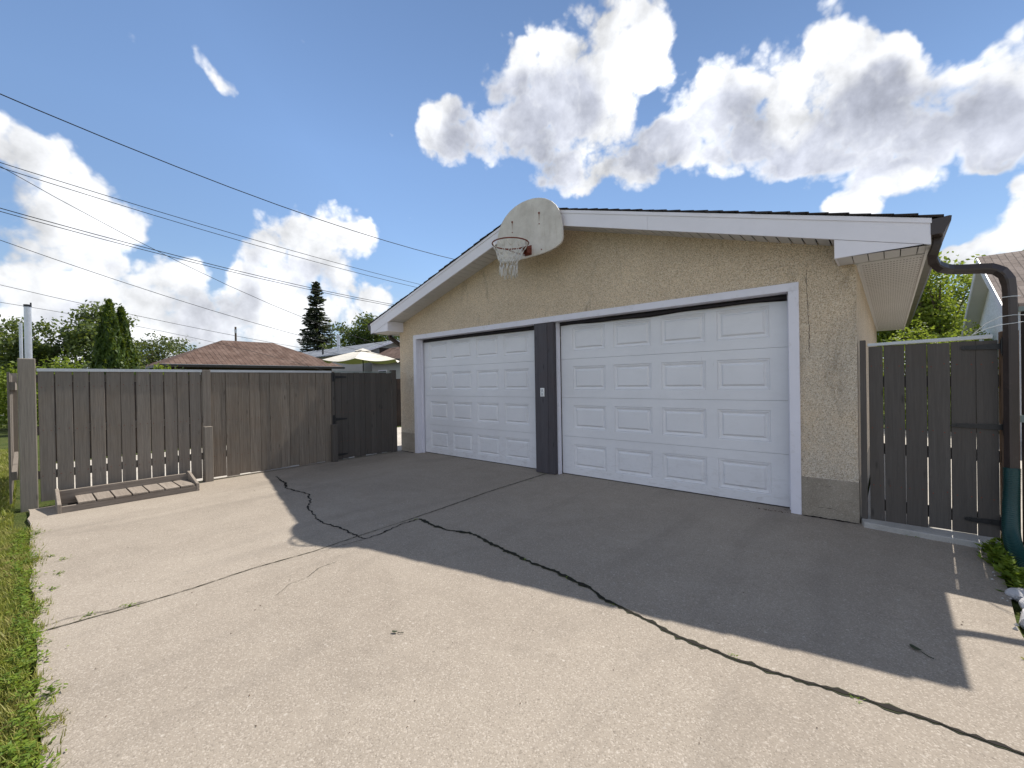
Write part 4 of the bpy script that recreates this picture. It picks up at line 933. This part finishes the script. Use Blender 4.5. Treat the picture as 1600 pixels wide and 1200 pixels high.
um = thing('patio_umbrella', (-15.04, 4.57, 0), 'cream canvas patio umbrella open above the dark gate', 'umbrella')
def canopy(cx, cy, z0, z1, R, sag=.10, n_=8, sub=6, rot=.35):
    vs = [(cx, cy, z1)]; fs = []; RG = 5
    for j in range(1, RG + 1):
        t_ = j / RG
        for i in range(n_ * sub):
            a_ = 2 * PI * i / (n_ * sub); f_ = (i % sub) / sub; k_ = 4 * f_ * (1 - f_)
            sec = PI / n_; loc = (a_ % (2 * sec)) - sec; rp = R * t_ * math.cos(sec) / math.cos(loc)
            z_ = z1 + (z0 - z1) * (t_ ** 1.15) - sag * k_ * t_ ** 1.5
            vs.append((cx + rp * math.cos(a_ + rot), cy + rp * math.sin(a_ + rot), z_))
    m_ = n_ * sub
    for i in range(m_): fs.append((0, 1 + i, 1 + (i + 1) % m_))
    for j in range(RG - 1):
        for i in range(m_): fs.append((1 + j * m_ + i, 1 + (j + 1) * m_ + i, 1 + (j + 1) * m_ + (i + 1) % m_, 1 + j * m_ + (i + 1) % m_))
    return MB().add(vs, fs)
cn = canopy(-15.04, 4.57, 2.30, 2.72, 1.62, .10, 6).build('canopy', 'cloth', um)
sm = cn.modifiers.new('thick', 'SOLIDIFY'); sm.thickness = .01
canopy(-15.04, 4.57, 2.69, 2.80, .35, .02, 6).build('vent_top', 'cloth', um)
MB().tube([(-15.04, 4.57, 0), (-15.04, 4.57, 2.76)], .022, 8).build('pole', 'hinge', um)
rb_ = MB()
for i in range(6):
    a_ = 2 * PI * i / 6 + .35; rb_.tube([(-15.04, 4.57, 2.66), (-15.04 + 1.55 * math.cos(a_), 4.57 + 1.55 * math.sin(a_), 2.27)], .009, 5)
rb_.build('ribs', 'hinge', um)
MB().tube([(-15.04, 4.57, 0), (-15.04, 4.57, .08)], .28, 16).build('base', 'hinge', um)

nh = thing('neighbour_house', (6, 9.9, 0), 'white-stuccoed neighbouring house with taupe roof at the right edge', 'house')
MB().prism([(7.45, 0), (12.4, 0), (12.4, 2.6), (9.9, 3.85), (7.45, 2.62)], 'x', 3.34, 12.0).build('wall', 'stucco_blue', nh)
MB().prism([(6.95, 2.55), (9.9, 4.03), (12.85, 2.55), (12.85, 2.49), (9.9, 3.95), (6.95, 2.49)], 'x', 3.07, 12.3).build('roof', 'shingle_rt', nh)
MB().prism([(6.93, 2.53), (9.9, 4.0), (12.87, 2.53), (12.87, 2.36), (9.9, 3.80), (6.93, 2.36)], 'x', 3.05, 3.068).build('rake_fascia', 'fascia', nh)
MB().prism([(7.0, 2.42), (9.9, 3.83), (12.8, 2.42), (12.8, 2.40), (9.9, 3.81), (7.0, 2.40)], 'x', 3.07, 3.339).build('soffit', 'soffit', nh)

# utility pole far off, its arm and the lines
up_ = thing('utility_pole', (-67, 14.9, 0), 'distant utility pole tip showing above the brown roof', 'utility pole')
MB().tube([(-67, 14.9, 0), (-67, 14.9, 9.6)], [.17, .12], 10).build('pole', 'polewood', up_)
MB().tube([(-66.8, 14.9, 8.7), (-66.8, 14.9, 9.2)], .10, 8).build('insulator', 'galv', up_)
WIRES = [(-8, .01145, -.05786, 4.95653, .010, 'thickest single black cable, highest of the overhead wires'),
         (-10, .00443, -.07413, 4.74689, .008, 'upper wire of the thin parallel pair below the highest cable'),
         (-10.2, .00531, -.07825, 4.6854, .008, 'lower wire of the thin parallel pair below the highest cable'),
         (-12, .01811, -.33781, 3.65414, .008, 'steep thin wire crossing the others towards the grey-roofed house'),
         (-11, .00648, -.07823, 4.15264, .010, 'upper strand of the dark double cable passing behind the spruce tip'),
         (-11.05, .00648, -.07823, 4.105, .009, 'lower strand of the dark double cable passing behind the spruce tip'),
         (-14, .00817, -.23084, 3.38781, .009, 'thin wire sloping down to the spruce foot'),
         (-18, .00454, -.15884, 3.42647, .009, 'faint wire sloping down to the brown roof'),
         (-21, -.00751, -.19823, 3.43036, .009, 'faintest low wire above the cedars')]
for (X_, a, b, c, rd, lab) in WIRES:
    def zz(y): return a * y * y + b * y + c
    P = []; ylo, yhi = -14.0, (8.0 if X_ > -12 else 14.0)
    slo = 2 * a * ylo + b; shi = 2 * a * yhi + b
    P.append((X_, ylo - 22, zz(ylo) - slo * 22 + .004 * 22 * 22))
    P.append((X_, ylo - 11, zz(ylo) - slo * 11 + .004 * 121))
    k = 26
    for i in range(k + 1):
        y = ylo + (yhi - ylo) * i / k; P.append((X_, y, zz(y)))
    e_ = 0.0
    if X_ != -12 and X_ > -13:
        P.append((X_, yhi + 12, zz(yhi) + shi * 6))
    o = MB().tube(P, rd * .82, 5).build('overhead_wire', 'wire', loc=(X_, 0, 4)); tag(o, lab, 'wire', 'overhead wires crossing the sky at the left')

# ================================================================== trees
def quads(c, nrm, size, r, elong=1.0, up=None):
    k = len(c); nrm = nrm / np.linalg.norm(nrm, axis=1)[:, None]
    t_ = r.normal(size=(k, 3)) if up is None else up + r.normal(0, .25, (k, 3))
    a = t_ - nrm * np.sum(t_ * nrm, 1)[:, None]; a /= np.linalg.norm(a, axis=1)[:, None]; b = np.cross(nrm, a)
    s_ = size[:, None]
    return np.stack([c - a * s_ * elong, c + b * s_ * .55, c + a * s_ * elong, c - b * s_ * .55], 1)
def limb_tree(name, x, y, h, crown_z, rx, rz, n_clump, n_leaf, leaf, mat, seed, label, cat='tree', spread=.16, group=None, shape=None, trunk=.12, z0=0, droop=0):
    r = np.random.RandomState(seed); rr = random.Random(seed)
    t = thing(name, (x, y, z0), label, cat, group)
    tb_ = MB(); top = Vector((x + rr.uniform(-.2, .2), y + rr.uniform(-.2, .2), crown_z + rz * .55))
    base = Vector((x, y, z0)); mid = base.lerp(top, .5) + Vector((rr.uniform(-.15, .15), rr.uniform(-.15, .15), 0)) * h * .06
    tb_.tube([base, base.lerp(mid, .5), mid, mid.lerp(top, .5), top], [trunk, trunk * .8, trunk * .6, trunk * .35, trunk * .12], 8)
    C = []
    # clump centres fill an uneven ellipsoid; big lobes first
    lob = [(r.normal(0, .45, 3) * np.array([rx, rx, rz]) + np.array([x, y, crown_z]), r.uniform(.42, .72)) for _ in range(9)]
    while len(C) < n_clump:
        lc, ls = lob[r.randint(len(lob))]; v_ = r.normal(size=3); v_ /= np.linalg.norm(v_)
        p = lc + v_ * np.array([rx, rx, rz]) * ls * r.uniform(.45, 1.0) ** .6
        q = (p - np.array([x, y, crown_z])) / np.array([rx, rx, rz])
        if np.linalg.norm(q) < 1.08 and p[2] > z0 + .15: C.append(p)
    C = np.array(C)
    for i in range(min(38, n_clump // 3)):
        c = Vector(C[i]); a = base.lerp(top, rr.uniform(.25, .8)); m_ = a.lerp(c, .5) + Vector((0, 0, rr.uniform(0, .12) * rz))
        tb_.tube([a, m_, c], [trunk * .28, trunk * .16, trunk * .04], 5)
    tb_.build('trunk', 'bark', t)
    k = n_clump * n_leaf
    cc = np.repeat(C, n_leaf, axis=0) + r.normal(0, 1, (k, 3)) * np.array([rx, rx, rz * .75]) * spread
    if droop: cc[:, 2] -= np.abs(r.normal(0, droop, k))
    nr = r.normal(size=(k, 3)) + np.array([0, 0, .5])
    V = quads(cc, nr, r.uniform(leaf * .6, leaf * 1.3, k), r)
    V[..., 2] = np.maximum(V[..., 2], z0 + .02)
    np_mesh('crown', V.reshape(-1, 3), np.arange(len(V) * 4).reshape(-1, 4), mat, t)
    return t
limb_tree('poplar_tree', -26.0, -2.6, 5.2, 3.3, 1.75, 1.75, 80, 90, .088, 'leaf_l', 51, 'loose light-green tree left of the dark cedars', spread=.13, trunk=.10)
limb_tree('poplar_tree', -26.6, -4.3, 4.6, 2.9, 1.45, 1.55, 65, 85, .088, 'leaf_l', 52, 'loose green tree rising behind the tall metal pole', spread=.13, trunk=.09)
limb_tree('poplar_tree', -33.5, -5.3, 4.6, 2.7, 1.7, 1.9, 70, 60, .10, 'leaf_dark', 53, 'dark bushy tree at the far left edge behind the thin pole', spread=.14)
limb_tree('willow_tree', -36.8, 1.2, 5.3, 3.2, 2.7, 1.95, 90, 75, .10, 'leaf_willow', 54, 'rounded grey-green willow between the cedars and the brown roof', spread=.13, droop=.2)
limb_tree('elm_tree', -39.4, 19.4, 8.2, 5.2, 4.2, 2.9, 120, 75, .15, 'leaf_dark', 55, 'dark green tree behind the grey-roofed house', spread=.12, trunk=.2)
limb_tree('elm_tree', 2.6, 15.2, 5.4, 3.3, 1.75, 1.95, 150, 105, .068, 'leaf_bright', 56, 'sunlit yellow-green tree between garage eave and white neighbour house', spread=.13, trunk=.10)
limb_tree('elm_tree', 4.6, 19.5, 6.6, 4.0, 2.0, 2.0, 110, 70, .075, 'leaf_bright', 57, 'taller tree whose top peeps over the taupe roof at right', spread=.13)
def shrub(x, y, rx, h, n_, mat, seed, label, leaf=.05, grp=None):
    r = np.random.RandomState(seed); t = thing('shrub', (x, y, 0), label, 'shrub', grp)
    tb_ = MB()
    for i in range(7):
        a_ = r.uniform(0, 6.28); tb_.tube([(x, y, 0), (x + math.cos(a_) * rx * .4, y + math.sin(a_) * rx * .4, h * .5), (x + math.cos(a_) * rx * .7, y + math.sin(a_) * rx * .7, h * .85)], [.02, .012, .004], 5)
    tb_.build('stems', 'bark', t)
    v_ = r.normal(size=(n_, 3)); v_ /= np.linalg.norm(v_, axis=1)[:, None]; rad_ = r.uniform(.3, 1, n_) ** .4
    lump = 1 + .18 * np.sin(v_[:, 0] * 9 + seed) * np.cos(v_[:, 1] * 8) + .10 * np.sin(v_[:, 2] * 14)
    c = v_ * (rad_ * lump)[:, None] * np.array([rx, rx, h * .52]) + np.array([x, y, h * .5]) + r.normal(0, .03, (n_, 3))
    V = quads(c, r.normal(size=(n_, 3)) + np.array([0, 0, .6]), r.uniform(leaf * .6, leaf * 1.3, n_), r); V[..., 2] = np.maximum(V[..., 2], .02)
    np_mesh('foliage', V.reshape(-1, 3), np.arange(len(V) * 4).reshape(-1, 4), mat, t)
for i, (x_, y_, rx, h_, lab) in enumerate([(-19.5, -3.9, 1.0, 2.25, 'pale leafy shrub over the fence left of the cedars, nearer the pole'), (-20.0, -2.95, .95, 2.15, 'pale leafy shrub over the fence touching the left cedar'), (-20.6, -1.2, .9, 2.05, 'pale leafy shrub over the fence just right of the cedars'), (-22.0, -.3, .9, 2.0, 'pale leafy shrub at the left end of the brown roof'), (-21, -4.9, .9, 2.1, 'low leafy shrub left of the end post above the lawn')]):
    shrub(x_, y_, rx, h_, 4200, 'leaf_willow' if i % 2 else 'leaf_bright', 60 + i, lab, .06, 'shrubs behind the grey fence')
for i, (x_, y_, rx, h_, lab) in enumerate([(1.95, 9.6, .85, 2.42, 'bright green shrub under the garage eave behind the right gate'), (2.9, 10.2, .8, 2.35, 'bright green shrub below the white house rake behind the gate')]):
    shrub(x_, y_, rx, h_, 5200, 'leaf_bright', 70 + i, lab, .045, 'shrubs behind the right gate')
for i, (x_, y_, h_, lab) in enumerate([(-44, -5.0, 2.0, 'dark hedge bush across the alley at far left'), (-44, -7.4, 2.3, 'second dark hedge bush across the alley, left one')]):
    shrub(x_, y_, 1.6, h_, 3000, 'leaf_dark', 80 + i, lab, .10, 'bushes across the alley')

def cedar(x, y, h, R, seed, label):
    r = np.random.RandomState(seed); t = thing('cedar_tree', (x, y, 0), label, 'tree', 'pair of columnar cedars')
    MB().tube([(x, y, 0), (x, y, h * .9)], [.09, .01], 8).build('trunk', 'bark', t)
    k = 15000; z_ = h * (1 - np.sqrt(r.uniform(0, 1, k))) * .985 + .05; z_ = np.where(r.uniform(0, 1, k) < .35, r.uniform(.4 * h, h, k), z_)
    f = z_ / h; prof = np.clip((1 - f) ** .78 * 1.12, 0, 1) * np.clip(f * 6 + .55, 0, 1)
    a_ = r.uniform(0, 2 * PI, k); lump = 1 + .10 * np.sin(a_ * 5 + z_ * 4 + seed) + .08 * np.sin(a_ * 11 - z_ * 9)
    rad_ = R * prof * lump * r.uniform(.25, 1, k) ** .3 + r.uniform(0, .03, k)
    c = np.stack([x + np.cos(a_) * rad_, y + np.sin(a_) * rad_, z_], 1)
    nr = np.stack([np.cos(a_), np.sin(a_), r.normal(0, .2, k)], 1) + r.normal(0, .55, (k, 3))
    V = quads(c, nr, r.uniform(.03, .07, k), r, 1.7, np.array([0, 0, 1.0]) + .35 * np.stack([np.cos(a_), np.sin(a_), 0 * a_], 1))
    np_mesh('crown', V.reshape(-1, 3), np.arange(len(V) * 4).reshape(-1, 4), 'leaf_cedar', t)
cedar(-17.5, -2.95, 4.14, .62, 91, 'taller left cedar of the dark green pair above the fence')
cedar(-17.9, -2.62, 4.0, .58, 92, 'right cedar of the dark green pair, slightly behind')

def spruce(x, y, h, R, seed):
    r = np.random.RandomState(seed); t = thing('spruce_tree', (x, y, 0), 'tall dark spruce behind the brown and grey roofs', 'tree')
    MB().tube([(x, y, 0), (x, y, h * .6), (x, y, h)], [.22, .12, .02], 8).build('trunk', 'bark', t)
    Vs = []; z = 3.0; bt = MB()
    while z < h - .25:
        f = (z - 1.5) / (h - 1.5); L_ = R * (1 - f) ** .80 + .18
        nb_ = 13 if f < .7 else 9
        for i in range(nb_):
            a_ = r.uniform(0, 2 * PI); l = L_ * r.uniform(.68, 1.08)
            k = int(26 * l / R * 1.6) + 12
            s_ = r.uniform(.08, 1, k) ** .8
            dr = -.30 * s_ + .20 * s_ ** 2.2 + r.normal(0, .02, k)
            if f > .75: dr = dr + .35 * s_
            side = r.normal(0, .20, k) * l * s_ * (1.15 - s_ * .7)
            c = np.stack([x + np.cos(a_) * s_ * l - np.sin(a_) * side, y + np.sin(a_) * s_ * l + np.cos(a_) * side, z + dr * l], 1)
            out = np.array([np.cos(a_), np.sin(a_), -.25])
            nr = np.array([0, 0, 1.0]) + r.normal(0, .55, (k, 3))
            Vs.append(quads(c, nr, r.uniform(.10, .19, k), r, 1.35, out))
            if i % 2 == 0: bt.tube([(x, y, z), (x + math.cos(a_) * l * .5, y + math.sin(a_) * l * .5, z - .11 * l), (x + math.cos(a_) * l * .95, y + math.sin(a_) * l * .95, z - .09 * l)], [.03, .02, .008], 4)
        z += .36 * (1 - .45 * f)
    V = np.concatenate(Vs); bt.build('branches', 'bark', t)
    np_mesh('crown', V.reshape(-1, 3), np.arange(len(V) * 4).reshape(-1, 4), 'leaf_spruce', t)
spruce(-48.5, 17.85, 13.4, 3.0, 95)

# render
scene.render.engine = 'CYCLES'
scene.cycles.max_bounces = 8; scene.cycles.transparent_max_bounces = 8
